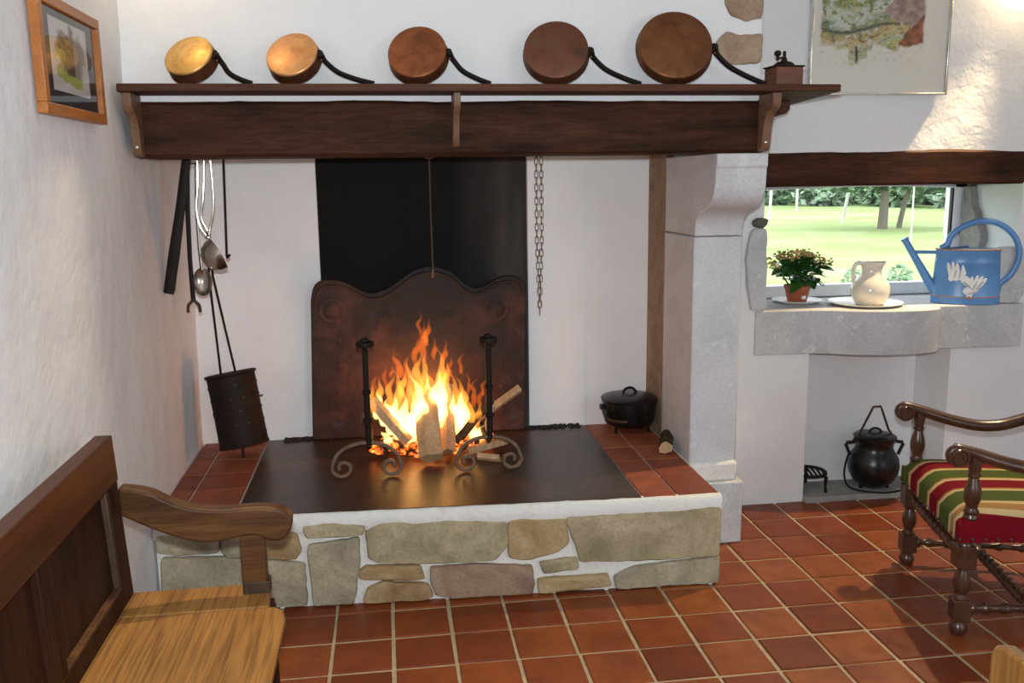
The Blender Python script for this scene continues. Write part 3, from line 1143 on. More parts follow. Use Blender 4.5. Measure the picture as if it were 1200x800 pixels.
pan(-.412, .086, .050, .60, -.26, 'cop1', -.205, 'smallest copper pan, brassy yellow, leaning at the left end of the shelf')
pan(-.066, .092, .048, .54, -.24, 'cop2', .215, 'bright orange copper pan with a curved handle, second from left on shelf')
pan(.368, .105, .044, .46, -.20, 'cop3', .63, 'red-brown copper pan in the middle of the shelf')
pan(.868, .117, .042, .43, -.16, 'cop4', 1.185, 'tarnished mottled copper pan, second from right on the shelf')
pan(1.312, .137, .040, .40, -.12, 'cop5', 1.665, 'largest copper pan, dull brown, leaning beside the coffee mill')

# coffee mill
cm = thing('coffee_mill', 'small wooden coffee mill with a crank on the shelf end', 'coffee mill', (1.782, .22, ST), R(4))
cm.scale = (.92, .92, .92)
MB().box((-.068, -.06, 0), (.068, .06, .012)).build('base', M['mill_wood'], cm, 35, .003)
MB().box((-.06, -.053, .012), (.06, .053, .085)).build('body', M['mill_wood'], cm, 35, .002)
MB().box((-.067, -.058, .085), (.067, .058, .091)).build('top_plate', M['iron'], cm, 35, .002)
MB().lathe([(.045, .091), (.043, .099), (.03, .108), (.014, .112), (.010, .125), (.007, .127), (.007, .150), (.004, .153), (0, .154)], 18).build('dome', M['iron'], cm)
MB().tube([(.004, 0, .13), (-.02, -.012, .124), (-.042, -.024, .120)], .0045, 8).build('crank', M['iron'], cm)
MB().lathe([(.006, .112), (.006, .128), (.014, .134), (.015, .142), (.010, .150), (0, .152)], 12, Matrix.Translation((-.044, -.025, 0))).build('knob', M['iron'], cm)
dr = MB().box((-.04, .052, .022), (.04, .057, .058)).build('drawer', M['mill_wood'], cm, 35, .002)
MB().sphere((0, .061, .04), .006, 8, 6).build('drawer_knob', M['brass'], dr)

# ------------------------------------------------------------------ pictures
def colour_grid(name, w_, h_, nx, ny, fn, mx, parent):
    mb = MB()
    vs = [mx @ Vector((w_ * i / nx, h_ * j / ny, 0)) for j in range(ny + 1) for i in range(nx + 1)]
    k = nx + 1
    mb.add(vs, [(j * k + i, j * k + i + 1, (j + 1) * k + i + 1, (j + 1) * k + i) for j in range(ny) for i in range(nx)])
    o = mb.build(name, M['print'], parent, 0)
    ca = o.data.color_attributes.new('Col', 'FLOAT_COLOR', 'POINT')
    for j in range(ny + 1):
        for i in range(nx + 1):
            ca.data[j * k + i].color = (*fn(i / nx, j / ny), 1)
    return o


def lerp3(a, b, t):
    t = max(0, min(1, t))
    return tuple(x + (y - x) * t for x, y in zip(a, b))


def fbm(x, y, s=0, o=4):
    v, a, f = 0, .5, 1
    for _ in range(o):
        v += a * noise.noise(Vector((x * f, y * f, s)))
        a *= .5
        f *= 2
    return v


# left picture: wooden frame, black mount, sketch of a rocky village
lp = thing('framed_sketch', 'small picture in an orange oak frame with black mount on left wall', 'picture', (XL + .012, -.385, 1.945))
hw, hh, fw = .258, .158, .030
for (y0, y1, z0, z1) in ((-hw, hw, -hh, -hh + fw), (-hw, hw, hh - fw, hh), (-hw, -hw + fw, -hh + fw, hh - fw), (hw - fw, hw, -hh + fw, hh - fw)):
    MB().box((-.004, y0, z0), (.024, y1, z1)).build('frame_rail', M['frame_oak'], lp, 35, .003)
MB().box((-.002, -hw + .01, -hh + .01), (.008, hw - .01, hh - .01)).build('mount', M['black_mat'], lp)


def sketch(u_, v_):
    paper = (.50, .47, .46)
    n = fbm(u_ * 4, v_ * 4, 1)
    x, y = u_ - .52, v_ - .5
    c = paper
    d = (x / .44) ** 2 + ((y - .04) / .40) ** 2 + n * 1.1
    if d < 1:
        c = lerp3((.035, .025, .018), (.17, .10, .045), .5 + n * 1.8)
        if fbm(u_ * 9, v_ * 9, 8) > .12:
            c = lerp3(c, (.42, .20, .05), .6)
        if u_ > .62:
            c = lerp3(c, (.33, .31, .29), .65)
        if u_ < .38 and v_ < .6:
            c = (.20, .22, .05)
        c = lerp3(c, paper, (d - .75) * 4)
    g = abs(v_ - (.24 + .07 * math.sin(u_ * 4 + 2))) + n * .08
    if g < .07 and .12 < u_ < .8:
        c = lerp3((.26, .33, .05), (.36, .40, .10), .5 + n)
    if abs(v_ - .38) < .07 and .3 < u_ < .62:
        c = lerp3(c, (.04, .035, .03), .8)
    return c


mx = Matrix(((0, 0, 1, .010), (1, 0, 0, -.155), (0, 1, 0, -.088), (0, 0, 0, 1)))
colour_grid('print', .31, .195, 90, 60, sketch, mx, lp)
MB().box((.012, -hw + .02, -hh + .02), (.0145, hw - .02, hh - .02)).build('glass', M['glass'], lp)

# right picture: thin metal frame, watercolour landscape on cream paper
rp = thing('framed_watercolour', 'large landscape watercolour in a thin silver frame above the window', 'picture', (2.505, YW - .012, 2.21))
pw, ph = .338, .250
for (x0, x1, z0, z1) in ((-pw, pw, -ph, -ph + .009), (-pw, pw, ph - .009, ph), (-pw, -pw + .009, -ph, ph), (pw - .009, pw, -ph, ph)):
    MB().box((x0, -.024, z0), (x1, .008, z1)).build('frame_rail', M['silver'], rp, 35, .002)
MB().box((-pw + .004, -.008, -ph + .004), (pw - .004, .004, ph - .004)).build('paper', M['paper'], rp)


def watercolour(u_, v_):
    paper = (.655, .635, .575)
    # v_: 0 bottom of art, 1 top
    n = fbm(u_ * 5, v_ * 5, 3, 5)
    n2 = fbm(u_ * 14, v_ * 14, 6, 4)
    n3 = fbm(u_ * 30, v_ * 22, 9, 3)
    cols = [(.22, .27, .10), (.44, .42, .14), (.36, .41, .27), (.50, .36, .16), (.20, .26, .14), (.55, .57, .45)]
    band = v_ * 7 + 1.5 * n + math.sin(u_ * 6) * .8
    k = int(math.floor(band)) % 6
    c = lerp3(cols[k], cols[(k + 1) % 6], band - math.floor(band))
    if n2 > .16:
        c = lerp3(c, (.50, .57, .60), .7)
    if n2 < -.20:
        c = lerp3(c, (.10, .11, .06), .75)
    if n3 > .26:
        c = lerp3(c, (.55, .38, .12), .5)
    if band - math.floor(band) < .10 and n3 > -.12:
        c = lerp3(c, (.09, .09, .05), .75)
    # purple-grey mountain at upper right, red-brown rock at right edge
    if u_ > .55 and v_ > .70 - .55 * (u_ - .55) + n * .06 and v_ < .64 + (u_ - .55) * 1.6:
        c = lerp3((.22, .15, .14), (.38, .29, .26), .5 + n2 * 2)
    if u_ > .74 and v_ < .34 + (u_ - .74) * 1.45 + n * .1 and v_ > .27 + n2 * .1 and u_ < .985:
        c = lerp3((.36, .13, .06), (.15, .06, .035), .5 + n2 * 2.2)
    # dark gully and tree lines
    if abs(v_ - (.50 - .06 * math.sin(u_ * 7))) < .018 + n2 * .03 and u_ < .75:
        c = lerp3(c, (.07, .07, .05), .8)
    if abs(u_ - (.36 - .10 * (v_ - .1) ** 2 * 3)) < .012 and v_ < .28:
        c = (.06, .05, .05)
    # ragged lower edge and sides fading to paper
    low = .20 + .20 * abs(u_ - .36) - (.16 if .28 < u_ < .46 else 0) + n * .22
    if u_ > .5:
        low = .26 + n * .25
    e = (v_ - low) / .05
    c = lerp3(paper, c, e)
    c = lerp3(paper, c, (u_ - .012 + n * .03) / .02)
    c = lerp3(paper, c, (.985 - u_ + n * .03) / .02)
    if e < 0 and v_ > low - .16 and n3 > .18:
        c = lerp3(c, (.45, .46, .42), .5)
    return c


mx = Matrix(((1, 0, 0, -.300), (0, 0, -1, -.0095), (0, 1, 0, -.135), (0, 0, 0, 1)))
colour_grid('print', .525, .36, 150, 100, watercolour, mx, rp)
MB().box((-pw + .006, -.016, -ph + .006), (pw - .006, -.0135, ph - .006)).build('glass', M['glass'], rp)

# ------------------------------------------------------------------ iron fireback
fb_poly = [(-.150, .38), (-.140, .70), (-.125, 1.05), (-.112, 1.11), (-.085, 1.14), (-.04, 1.150), (.03, 1.138), (.09, 1.105), (.15, 1.082), (.21, 1.092), (.27, 1.125), (.34, 1.175), (.40, 1.197), (.44, 1.20), (.48, 1.195), (.54, 1.170), (.60, 1.115), (.65, 1.092), (.70, 1.105), (.75, 1.132), (.81, 1.147), (.86, 1.135), (.885, 1.10), (.893, 1.04), (.888, .70), (.883, .38)]
fb = thing('cast_iron_fireback', 'rusty cast iron fireback with wavy top and rosettes behind the fire', 'fireback', (.37, 1.06, .378))
off = Matrix.Translation((-.37, -1.06, -.378))
pts = bez([(x, 1.05, z) for x, z in fb_poly[2:24]], 3)
poly3 = [(-.150, 1.05, .378)] + [tuple(p) for p in pts] + [(.883, 1.05, .378)]
mb = MB().prism(poly3, (0, .03, 0))
o = mb.build('plate', M['fireback'], fb, 35, .006)
o.data.transform(off)
rim = MB().tube([Vector((p.x * .965 + .013, 1.048, p.z - .030)) for p in pts], .008, 8)
o = rim.build('raised_rim', M['fireback'], fb)
o.data.transform(off)


def rosette(x, z, r):
    mb = MB().lathe([(r, -.004), (r, .003 + r * .02), (r * .86, .003 + r * .07), (r * .72, .003 + r * .02), (r * .60, .003), (r * .52, .003 + r * .06), (r * .30, .003 + r * .10), (0, .003 + r * .12)], 22, axis_mx((x, 1.05, z), (0, -1, 0)))
    o = mb.build('rosette', M['fireback'], fb, 50)
    o.data.transform(off)


for x, z, r in ((-.033, 1.00, .062), (.752, .985, .062)):
    rosette(x, z, r)
for x, z in ((.215, .965), (.515, .962), (-.004, .856), (-.008, .732), (-.013, .607), (-.018, .482), (.77, .84), (.77, .72), (.77, .60), (.77, .482)):
    rosette(x, z, .022)

# ------------------------------------------------------------------ andirons
def andiron(x0, x1, xp, label):
    t = thing('andiron', label, 'andiron', (xp, .455, .378), 0, 'pair of andirons')
    hw_ = (x1 - x0) / 2
    cx = (x0 + x1) / 2 - xp
    # scrolled foot: one arch with both ends curled inwards
    pts = []
    for k in range(33):
        a = math.pi * k / 32
        pts.append(Vector((cx - hw_ * math.cos(a), 0, .035 + .115 * math.sin(a) ** .8 + .0)))
    def curl(side):
        c = Vector((cx + side * (hw_ - .042), 0, .046))
        q = []
        for k in range(26):
            a = -math.pi * 1.0 * 0 + k / 25 * math.pi * 2.2
            rr_ = .046 * (1 - .72 * k / 25)
            q.append(c + Vector((side * rr_ * math.cos(a), 0, -rr_ * math.sin(a) * .95)))
        return q
    path = list(reversed(curl(-1))) + pts[2:-2] + curl(1)
    MB().tube(path, .0085, 8, 0, (1.5, .7, (0, 1, 0)) if False else None).build('scroll_foot', M['iron_tan'], t)
    prof = [(.013, .14), (.013, .235), (.019, .24), (.019, .252), (.013, .257), (.0125, .355), (.018, .36), (.018, .372), (.0125, .377), (.012, .545), (.017, .552), (.036, .556), (.038, .566), (.036, .576), (.020, .580), (.015, .59), (0, .594)]
    MB().lathe(prof, 16).build('post', M['iron'], t)
    MB().tube([(0, 0, .145), (0, .06, .115), (0, .20, .10), (0, .44, .10), (0, .46, .06), (0, .46, .0)], .012, 8).build('back_bar', M['iron_warm'], t)


andiron(-.020, .262, .133, 'left wrought iron andiron with scrolled feet and tall post')
andiron(.498, .772, .640, 'right wrought iron andiron with scrolled feet and tall post')

# ------------------------------------------------------------------ logs and fire
def log(a, b, r, sides, label, bark=False, seed=0, fl_=1, chars=0):
    rd = random.Random(seed)
    a, b = Vector(a), Vector(b)
    c = (a + b) / 2
    L = (b - a).length
    mx = axis_mx((0, 0, 0), b - a)
    sec = [(math.cos(2 * math.pi * k / sides + rd.uniform(-.25, .25)) * r * rd.uniform(.8, 1.15), math.sin(2 * math.pi * k / sides) * r * fl_ * rd.uniform(.8, 1.15)) for k in range(sides)]
    nL = 8
    vs, fs = [], []
    for i in range(nL + 1):
        z = -L / 2 + L * i / nL
        for k, (x, y) in enumerate(sec):
            q = 1 + .10 * noise.noise(Vector((k * 2.1 + seed, i * .8, 0)))
            vs.append(mx @ Vector((x * q, y * q, z + (rd.uniform(-.006, .006) if i in (0, nL) else 0))))
    mi = []
    for i in range(nL):
        for k in range(sides):
            fs.append((i * sides + k, i * sides + (k + 1) % sides, (i + 1) * sides + (k + 1) % sides, (i + 1) * sides + k))
    mb = MB().add(vs, fs, 1 if bark else 0)
    mb.add(vs, [tuple(range(sides - 1, -1, -1)), tuple(range(nL * sides, (nL + 1) * sides))], 0)
    o = mb.build('split_log', [M['log'], M['bark'] if bark else M['char']], None, 30, .003)
    o.location = c
    tag(o, label, 'log', 'firewood in the fireplace')
    return o


log((.395, .560, .415), (.385, .80, .655), .052, 5, 'pale split log with its cut end pointing forward, left of the pair', seed=1, fl_=.8)
log((.478, .645, .410), (.492, .88, .660), .034, 4, 'narrow pale split log lying right beside the wider one', seed=2)
log((.60, .80, .50), (.83, .90, .625), .026, 4, 'pale log end sticking out to the right of the fire', seed=3)
log((.515, .72, .430), (.685, .78, .605), .024, 4, 'slim stick leaning up towards the right andiron', True, seed=4)
log((.145, .78, .625), (.30, .70, .450), .030, 5, 'log sloping down from the left andiron into the flames', False, seed=5)
log((.09, .86, .535), (.71, .87, .535), .036, 6, 'dark bark-covered log lying across the back of the fire', True, seed=6)
log((.18, .72, .415), (.36, .80, .44), .030, 6, 'charred short log under the flames on the left', True, seed=7)
log((.56, .66, .405), (.74, .74, .42), .024, 5, 'short pale offcut lying by the foot of the right andiron', seed=8)
log((.60, .60, .398), (.695, .56, .395), .020, 4, 'small pale chip on the plate before the right andiron', seed=9)
log((.655, .78, .43), (.69, .80, .57), .018, 4, 'thin upright split stick behind the right andiron post', seed=10)

fire = thing('log_fire', 'bright orange and yellow log fire burning between the andirons', 'fire', (.40, .76, .41))


def flame(x, y, z, h_, r, lean, mk, seed):
    rd = random.Random(seed)
    n = 22
    pts, rad = [], []
    ph = rd.uniform(0, 6)
    am = rd.uniform(.007, .014)
    for i in range(n + 1):
        t = i / n
        sway = am * math.sin(t * 6.5 + ph) * (t + .15) + .5 * am * math.sin(t * 15 + ph * 2) * t
        pts.append(Vector((x + sway + lean * t * t - .40, y + .012 * math.sin(t * 5 + ph * 2) - .76, z + h_ * t - .41)))
        base = math.sin(math.pi * min(1, (t * .74 + .20))) ** 1.4 * (1 - t) ** .5
        rad.append(r * base * (1 + .15 * math.sin(t * 10 + ph) + .06 * math.sin(t * 23 + ph)) * 1.22 + .0005)
    MB().tube(pts, rad, 12, 0, (1, .7)).build('flame', M[mk], fire, 60)


fl_list = []
rdm = random.Random(23)
# hot bodies close to the wood: V-shaped bed of short tongues
for (x, z, h_, r) in ((.165, .54, .13, .022), (.195, .50, .16, .026), (.225, .47, .18, .028), (.258, .45, .22, .031), (.292, .44, .24, .032), (.325, .44, .25, .030), (.36, .50, .27, .030), (.395, .50, .25, .026), (.43, .52, .24, .025), (.462, .50, .28, .030), (.50, .46, .20, .028), (.535, .45, .23, .030), (.565, .44, .18, .028), (.60, .43, .11, .026), (.63, .42, .08, .022), (.21, .43, .07, .02)):
    fl_list.append((x, rdm.uniform(.70, .80), z, h_, r, rdm.uniform(-.03, .03), 'flame_in'))
for (x, z, h_, r, l) in ((.150, .58, .15, .018, -.012), (.185, .58, .17, .018, -.02), (.225, .57, .19, .020, .02), (.268, .57, .22, .022, -.02), (.315, .58, .24, .022, .01), (.352, .64, .22, .024, .012), (.378, .66, .20, .020, .02), (.415, .60, .18, .020, -.01), (.455, .64, .22, .024, .008), (.485, .62, .20, .020, -.012), (.52, .57, .20, .020, -.02), (.552, .56, .19, .022, -.035), (.585, .52, .15, .02, -.02), (.615, .48, .14, .018, .01), (.28, .64, .13, .018, .02)):
    fl_list.append((x, rdm.uniform(.70, .82), z, h_, r, l, 'flame_mid'))
for (x, z, h_, r, l) in ((.275, .72, .13, .018, -.03), (.30, .70, .15, .014, .02), (.345, .78, .16, .015, .015), (.385, .80, .20, .019, -.006), (.40, .87, .14, .014, .004), (.375, .90, .13, .010, -.01), (.43, .80, .12, .012, .0), (.470, .77, .14, .014, .012), (.545, .74, .11, .010, .01), (.505, .72, .10, .011, -.01), (.21, .68, .11, .010, -.01), (.235, .72, .07, .008, .01), (.60, .58, .15, .013, .02), (.635, .55, .14, .012, .01), (.65, .62, .09, .009, .02), (.58, .64, .10, .010, .01), (.165, .66, .09, .009, -.01)):
    fl_list.append((x, rdm.uniform(.74, .82), z, h_, r, l, 'flame_out'))
for k, a in enumerate(fl_list):
    flame(*a, k)
em = MB()
rd = random.Random(5)
for k in range(70):
    a = rd.uniform(.14, .68)
    s = rd.uniform(.008, .020)
    em.sphere((a - .40, rd.uniform(.66, .84) - .76,   .388 + rd.random() * .05 - .41 + s * .6), s, 7, 5, (1.2, 1, .8), .4)
tag(em.build('embers', M['ember'], fire), kind='stuff')
fl_lamp = lamp('fire_glow', 'POINT', (.40, .90, .60), 8, (1, .34, .085), .08)

# hanging rod in the flue
t = thing('pot_hanger', 'thin iron pot hanger hanging in the black flue above the fire', 'hanger', (.44, .93, 1.19))
MB().tube([(.003, 0, 0), (0, 0, .30), (0, 0, H - 1.19)], .005, 8).build('rod', M['iron_warm'], t)
MB().tube([(-.03, 0, .54), (-.022, 0, .515), (0, 0, .505), (.022, 0, .515), (.03, 0, .54)], .006, 8).build('top_hook', M['iron_tan'], t)
MB().tube(bez([(.003, 0, .005), (.002, -.01, -.02), (.0, -.03, -.022), (0, -.036, 0)], 4), .006, 8).build('bottom_hook', M['iron_tan'], t)

# chain
ch = thing('hanging_chain', 'long iron chain hanging doubled against the white recess wall', 'chain', (.928, .86, 1.0))
lm = {}
def link_mesh(turn):
    P = []
    for k in range(20):
        a = 2 * math.pi * k / 20
        x, z = .0075 * math.cos(a), .0085 * math.sin(a) + (.009 if math.sin(a) > 0 else -.009)
        P.append((x, 0, z) if not turn else (x * .35, x * .94, z))
    return MB().tube(P, .0019, 6, closed=True).mesh('link', M['chain'], 60)
lm = [link_mesh(0), link_mesh(1)]
for s, x0, x1 in ((0, -.012, -.002), (1, .012, .002)):
    for k in range(23):
        o = bpy.data.objects.new('link', lm[k % 2])
        COL.objects.link(o)
        o.parent = ch
        f_ = k / 22
        o.location = (x1 + (x0 - x1) * min(1, f_ * 2.2), s * .008, .03 + k * .0295)
MB().tube([(-.010, 0, .69), (0, 0, .72), (.010, 0, .69)], .004, 6).build('ring', M['chain'], ch)
MB().tube([(0, 0, .715), (0, 0, H - 1.0)], .005, 6).build('hanging_rod', M['iron'], ch)
o = MB().tube([(-.004, 0, .02), (0, .004, -.004), (0, .004, -.022)], .003, 6).build('end_hook', M['chain'], ch)

# ------------------------------------------------------------------ tools hanging at the left
hz = 1.70
YT = .53
def hook(t, x, y, z, top):
    """a nail driven into the beam's back face that carries the tool"""
    P = [Vector(p) - t.location for p in ((x, .47, top), (x, y + .004, top), (x, y + .006, top + .008))]
    MB().tube(P, .003, 6).build('hook', M['iron'], t)

t = thing('iron_tongs', 'broad dark iron tongs hanging leftmost under the beam', 'tongs')
MB().tube([(-.520, YT, 1.72), (-.545, YT, 1.60), (-.575, YT + .005, 1.46), (-.605, YT + .01, 1.32), (-.640, YT + .02, 1.165)], [.013, .015, .016, .019, .018], 8, 0, (1.25, .5)).build('arm', M['iron'], t)
MB().tube([(-.532, YT + .016, 1.72), (-.553, YT + .016, 1.60), (-.580, YT + .02, 1.46), (-.606, YT + .026, 1.33), (-.634, YT + .035, 1.175)], [.011, .013, .014, .016, .015], 8, 0, (1.2, .5)).build('arm', M['iron_warm'], t)
MB().sphere((-.53, YT + .008, 1.715), .017, 10, 6).build('pivot', M['iron'], t)

t = thing('toasting_fork', 'long-handled dark toasting fork with two prongs under the beam', 'fork')
MB().tube([(-.535, .575, 1.72), (-.548, .58, 1.50), (-.556, .59, 1.30), (-.557, .60, 1.125)], [.011, .009, .0085, .009], 8, 0, (1.1, .6)).build('handle', M['iron'], t)
for s in (-1, 1):
    MB().tube(bez([(-.557, .60, 1.13), (-.557 + s * .012, .60, 1.118), (-.557 + s * .022, .60, 1.105), (-.557 + s * .024, .60, 1.078)], 4), .0065, 8).build('prong', M['iron_warm'], t)

t = thing('ladle', 'shiny steel ladle with twisted handle hanging below the beam', 'ladle', (-.455, .575, 1.30))
for P in ([(-.040, 0, .42), (-.046, 0, .30), (-.058, 0, .20), (-.047, 0, .125), (-.018, 0, .082)],
          [(-.013, -.004, .42), (-.020, -.006, .32), (-.028, -.008, .24), (-.040, -.006, .165), (-.018, -.002, .105), (-.014, 0, .082)],
          [(.008, 0, .42), (.011, 0, .28), (.006, .002, .19), (-.012, .002, .12), (-.016, 0, .082)]):
    MB().tube(bez(P, 6), .0042, 7).build('handle_strand', M['steel'], t)
bowl = []
mxb = axis_mx((.014, 0, .018), (.80, .30, .42))
pr = [(q_[0] * 1.24, q_[1] * 1.3) for q_ in [(0, -.052), (.022, -.049), (.040, -.037), (.053, -.018), (.058, 0), (.056, .001), (.050, -.016), (.037, -.033), (.02, -.045), (0, -.048)]]
MB().lathe(pr, 26, mxb, 0, 1, 1).build('bowl', M['steel'], t, 60)
MB().tube([(-.024, .006, .080), (-.019, .003, .092), (-.016, 0, .11)], .009, 8, 0, (1.2, .5)).build('neck', M['steel'], t)

t = thing('skimmer', 'round steel skimmer with hammered bowl behind the ladle', 'skimmer', (-.520, .628, 1.20))
mxs = axis_mx((0, 0, 0), (.12, -1, .12))
pr = [(0, -.014), (.02, -.012), (.036, -.004), (.044, .004), (.0445, .006), (.036, -.001), (.02, -.009), (0, -.011)]
MB().lathe(pr, 24, mxs, 0, .85, 1.3).build('bowl', M['steel'], t, 60)
MB().tube([(.0, 0, .05), (-.004, -.002, .15), (-.002, -.01, .30), (.012, -.02, .48)], [.006, .0045, .004, .004], 8, 0, (1.3, .6)).build('handle', M['steel'], t)

t = thing('hook_rod', 'thin straight iron rod with hooked end right of the ladle', 'rod')
MB().tube(bez([(-.397, .59, 1.72), (-.404, .59, 1.50), (-.410, .59, 1.318), (-.405, .585, 1.305), (-.396, .575, 1.312)], 5), .005, 8).build('shaft', M['iron'], t)
MB().tube([(-.407, .50, 1.712), (-.397, .592, 1.712), (-.397, .60, 1.72)], .004, 6).build('hook', M['iron'], t)

# chestnut roaster
for nm, x, y, z in (('iron_tongs', -.524, .528, 1.722), ('toasting_fork', -.535, .575, 1.712), ('ladle', -.462, .578, 1.715), ('skimmer', -.508, .612, 1.676)):
    hook(bpy.data.objects[nm], x, y, 0, z)
t = thing('chestnut_roaster', 'black perforated sheet-iron roasting drum leaning in the left corner', 'roaster', (-.445, .845, .378))
ax = Vector((-.052, .05, .335))
base = Vector((.012, 0, .055))
mxr = axis_mx(base, ax)
rr_ = .108
prof = [(rr_ * 1.02, 0), (rr_ * 1.03, .006), (rr_ * .99, .012), (rr_ * .975, .16), (rr_ * .98, .318), (rr_ * 1.05, .324), (rr_ * 1.05, .332), (rr_ * .98, .335)]
MB().lathe(prof, 32, mxr).build('drum', M['rust_dark'], t, 40)
hl = MB()
for k in range(5):
    for j in range(12):
        a = 2 * math.pi * (j + .5 * (k % 2)) / 12
        p = mxr @ Vector((rr_ * .972 * math.cos(a), rr_ * .972 * math.sin(a), .045 + k * .058))
        d = (mxr.to_3x3() @ Vector((math.cos(a), math.sin(a), 0)))
        hl.lathe([(.0065, -.002), (.0065, .0025), (.004, .0035), (.0035, .001), (0, .0005)], 8, axis_mx(p, d))
tag(hl.build('perforations', M['cast'], t), kind='stuff')
topc = mxr @ Vector((0, 0, .33))
MB().tube([topc + Vector((-.035, -.03, 0)), Vector((-.052, -.20, .84))], .005, 8).build('handle_rod', M['iron'], t)
MB().tube([topc + Vector((.03, -.03, 0)), Vector((-.036, -.20, .84))], .005, 8).build('handle_rod', M['iron'], t)
MB().tube(bez([Vector((-.052, -.20, .84)), Vector((-.050, -.205, .87)), Vector((-.044, -.207, .88)), Vector((-.037, -.205, .87)), Vector((-.036, -.20, .84))], 4), .005, 8).build('handle_loop', M['iron'], t)
MB().tube([(0, 0, .07), (.004, -.012, .045), (.006, -.016, 0.0)], .006, 8).build('foot', M['iron'], t)
MB().tube([mxr @ Vector((-.10, 0, .20)), mxr @ Vector((-.148, 0, .20))], .004, 6).build('pin', M['iron'], t)

# ------------------------------------------------------------------ dutch oven and log by the pillar
t = thing('dutch_oven', 'black cast iron lidded pot on three legs on the hearth tiles', 'pot', (1.385, .955, .376))
prof = [(.0, .035), (.085, .035), (.112, .042), (.122, .055), (.130, .15), (.137, .153), (.137, .160), (.130, .162)]
MB().lathe(prof, 36).build('body', M['cast'], t, 40)
MB().lathe([(.138, .158), (.140, .166), (.134, .172), (.09, .184), (.04, .190), (0, .191)], 36).build('lid', M['cast'], t, 40)
P = [(-.032 * math.cos(a), 0, .186 + .030 * math.sin(a)) for a in [math.pi * k / 12 for k in range(13)]]
MB().tube(P, .0065, 8).build('lid_handle', M['cast'], t)
for a in (215, 325, 90):
    x, y = .098 * math.cos(R(a)), .098 * math.sin(R(a))
    MB().lathe([(.006, 0), (.007, .01), (.0085, .05)], 10, Matrix.Translation((x, y, 0))).build('leg', M['cast'], t)
P = [(.137 * math.cos(a), .137 * math.sin(a), .105 - .035 * math.sin(-a)) for a in [R(180 + k * 9) for k in range(10)]]
MB().tube(bez([(-.134, .0, .125), (-.13, -.07, .085), (-.075, -.122, .078), (-.045, -.135, .082)], 5), .007, 8).build('bail_handle', M['iron_warm'], t)
for s in (-1, 1):
    MB().box((-.012 + s * .136, -.015, .115), (.012 + s * .136, .015, .140)).build('ear', M['cast'], t, 35, .004)

o = log((1.440, .545, .407), (1.500, .72, .413), .034, 7, 'short round log lying at the foot of the pillar on tiles', True, 31)
o['group'] = 'firewood in the fireplace'

# ------------------------------------------------------------------ niche: cauldron and trivet
t = thing('iron_cauldron', 'round black iron cauldron with lid and tall bail in the wall niche', 'cauldron', (2.655, .905, .032), R(-8))
prof = [(0, .0), (.06, .004), (.095, .03), (.120, .075), (.126, .115), (.119, .155), (.100, .185), (.090, .205), (.089, .225), (.098, .245), (.102, .252), (.100, .258), (.09, .258)]
MB().lathe(prof, 36).build('body', M['cast'], t, 50)
MB().lathe([(.103, .256), (.105, .264), (.098, .270), (.06, .280), (.02, .284), (0, .285)], 36).build('lid', M['cast'], t, 40)
P = [(-.03 * math.cos(a), 0, .280 + .024 * math.sin(a)) for a in [math.pi * k / 12 for k in range(13)]]
MB().tube(P, .006, 8).build('lid_handle', M['cast'], t)
for s in (-1, 1):
    MB().tube([(s * .098, 0, .235), (s * .142, 0, .230), (s * .146, 0, .222), (s * .122, 0, .165)], .008, 8).build('ear', M['cast'], t)
bp = [(-.132, 0, .225), (-.118, 0, .232), (-.085, -.01, .275), (-.034, -.02, .40), (-.026, -.02, .420), (.012, -.02, .422), (.020, -.02, .402), (.062, -.01, .300), (.098, 0, .250), (.130, 0, .225)]
MB().tube(bp, .0055, 8).build('bail', M['iron_warm'], t)
MB().tube(bez([(-.128, -.01, .19), (-.150, -.02, .12), (-.155, -.03, .06), (-.14, -.06, .015), (-.08, -.11, .008), (.02, -.13, .007), (.10, -.10, .007), (.15, -.05, .007), (.155, .0, .007)], 5), .005, 8).build('wire_ring', M['iron'], t)
for a in (200, 340, 90):
    MB().lathe([(.010, -.004), (.012, .05)], 10, Matrix.Translation((.07 * math.cos(R(a)), .07 * math.sin(R(a)), 0))).build('leg', M['cast'], t)

t = thing('iron_trivet', 'small dark cast iron slotted trivet on legs at the niche edge', 'trivet', (2.315, .925, .031), R(-10))
tv_ = MB()
tp = [(.085 * math.cos(a), .085 * math.sin(a), .088) for a in [2 * math.pi * k / 32 for k in range(32)]]
MB().tube(tp, .008, 8, closed=True).build('ring', M['iron'], t)
for k in range(7):
    x = -.066 + k * .022
    l = math.sqrt(max(0, .083 ** 2 - x * x))
    MB().tube([(x, -l, .092), (x, 0, .098), (x, l, .092)], .006, 6, 0, (1, .6)).build('slat', M['iron'], t)
for a in (-40, 80, 200):
    c, s_ = math.cos(R(a)), math.sin(R(a))
    MB().tube([(.08 * c, .08 * s_, .088), (.094 * c, .094 * s_, .075), (.092 * c, .092 * s_, .03), (.096 * c, .096 * s_, .0)], [.010, .010, .007, .009], 8).build('leg', M['iron'], t)

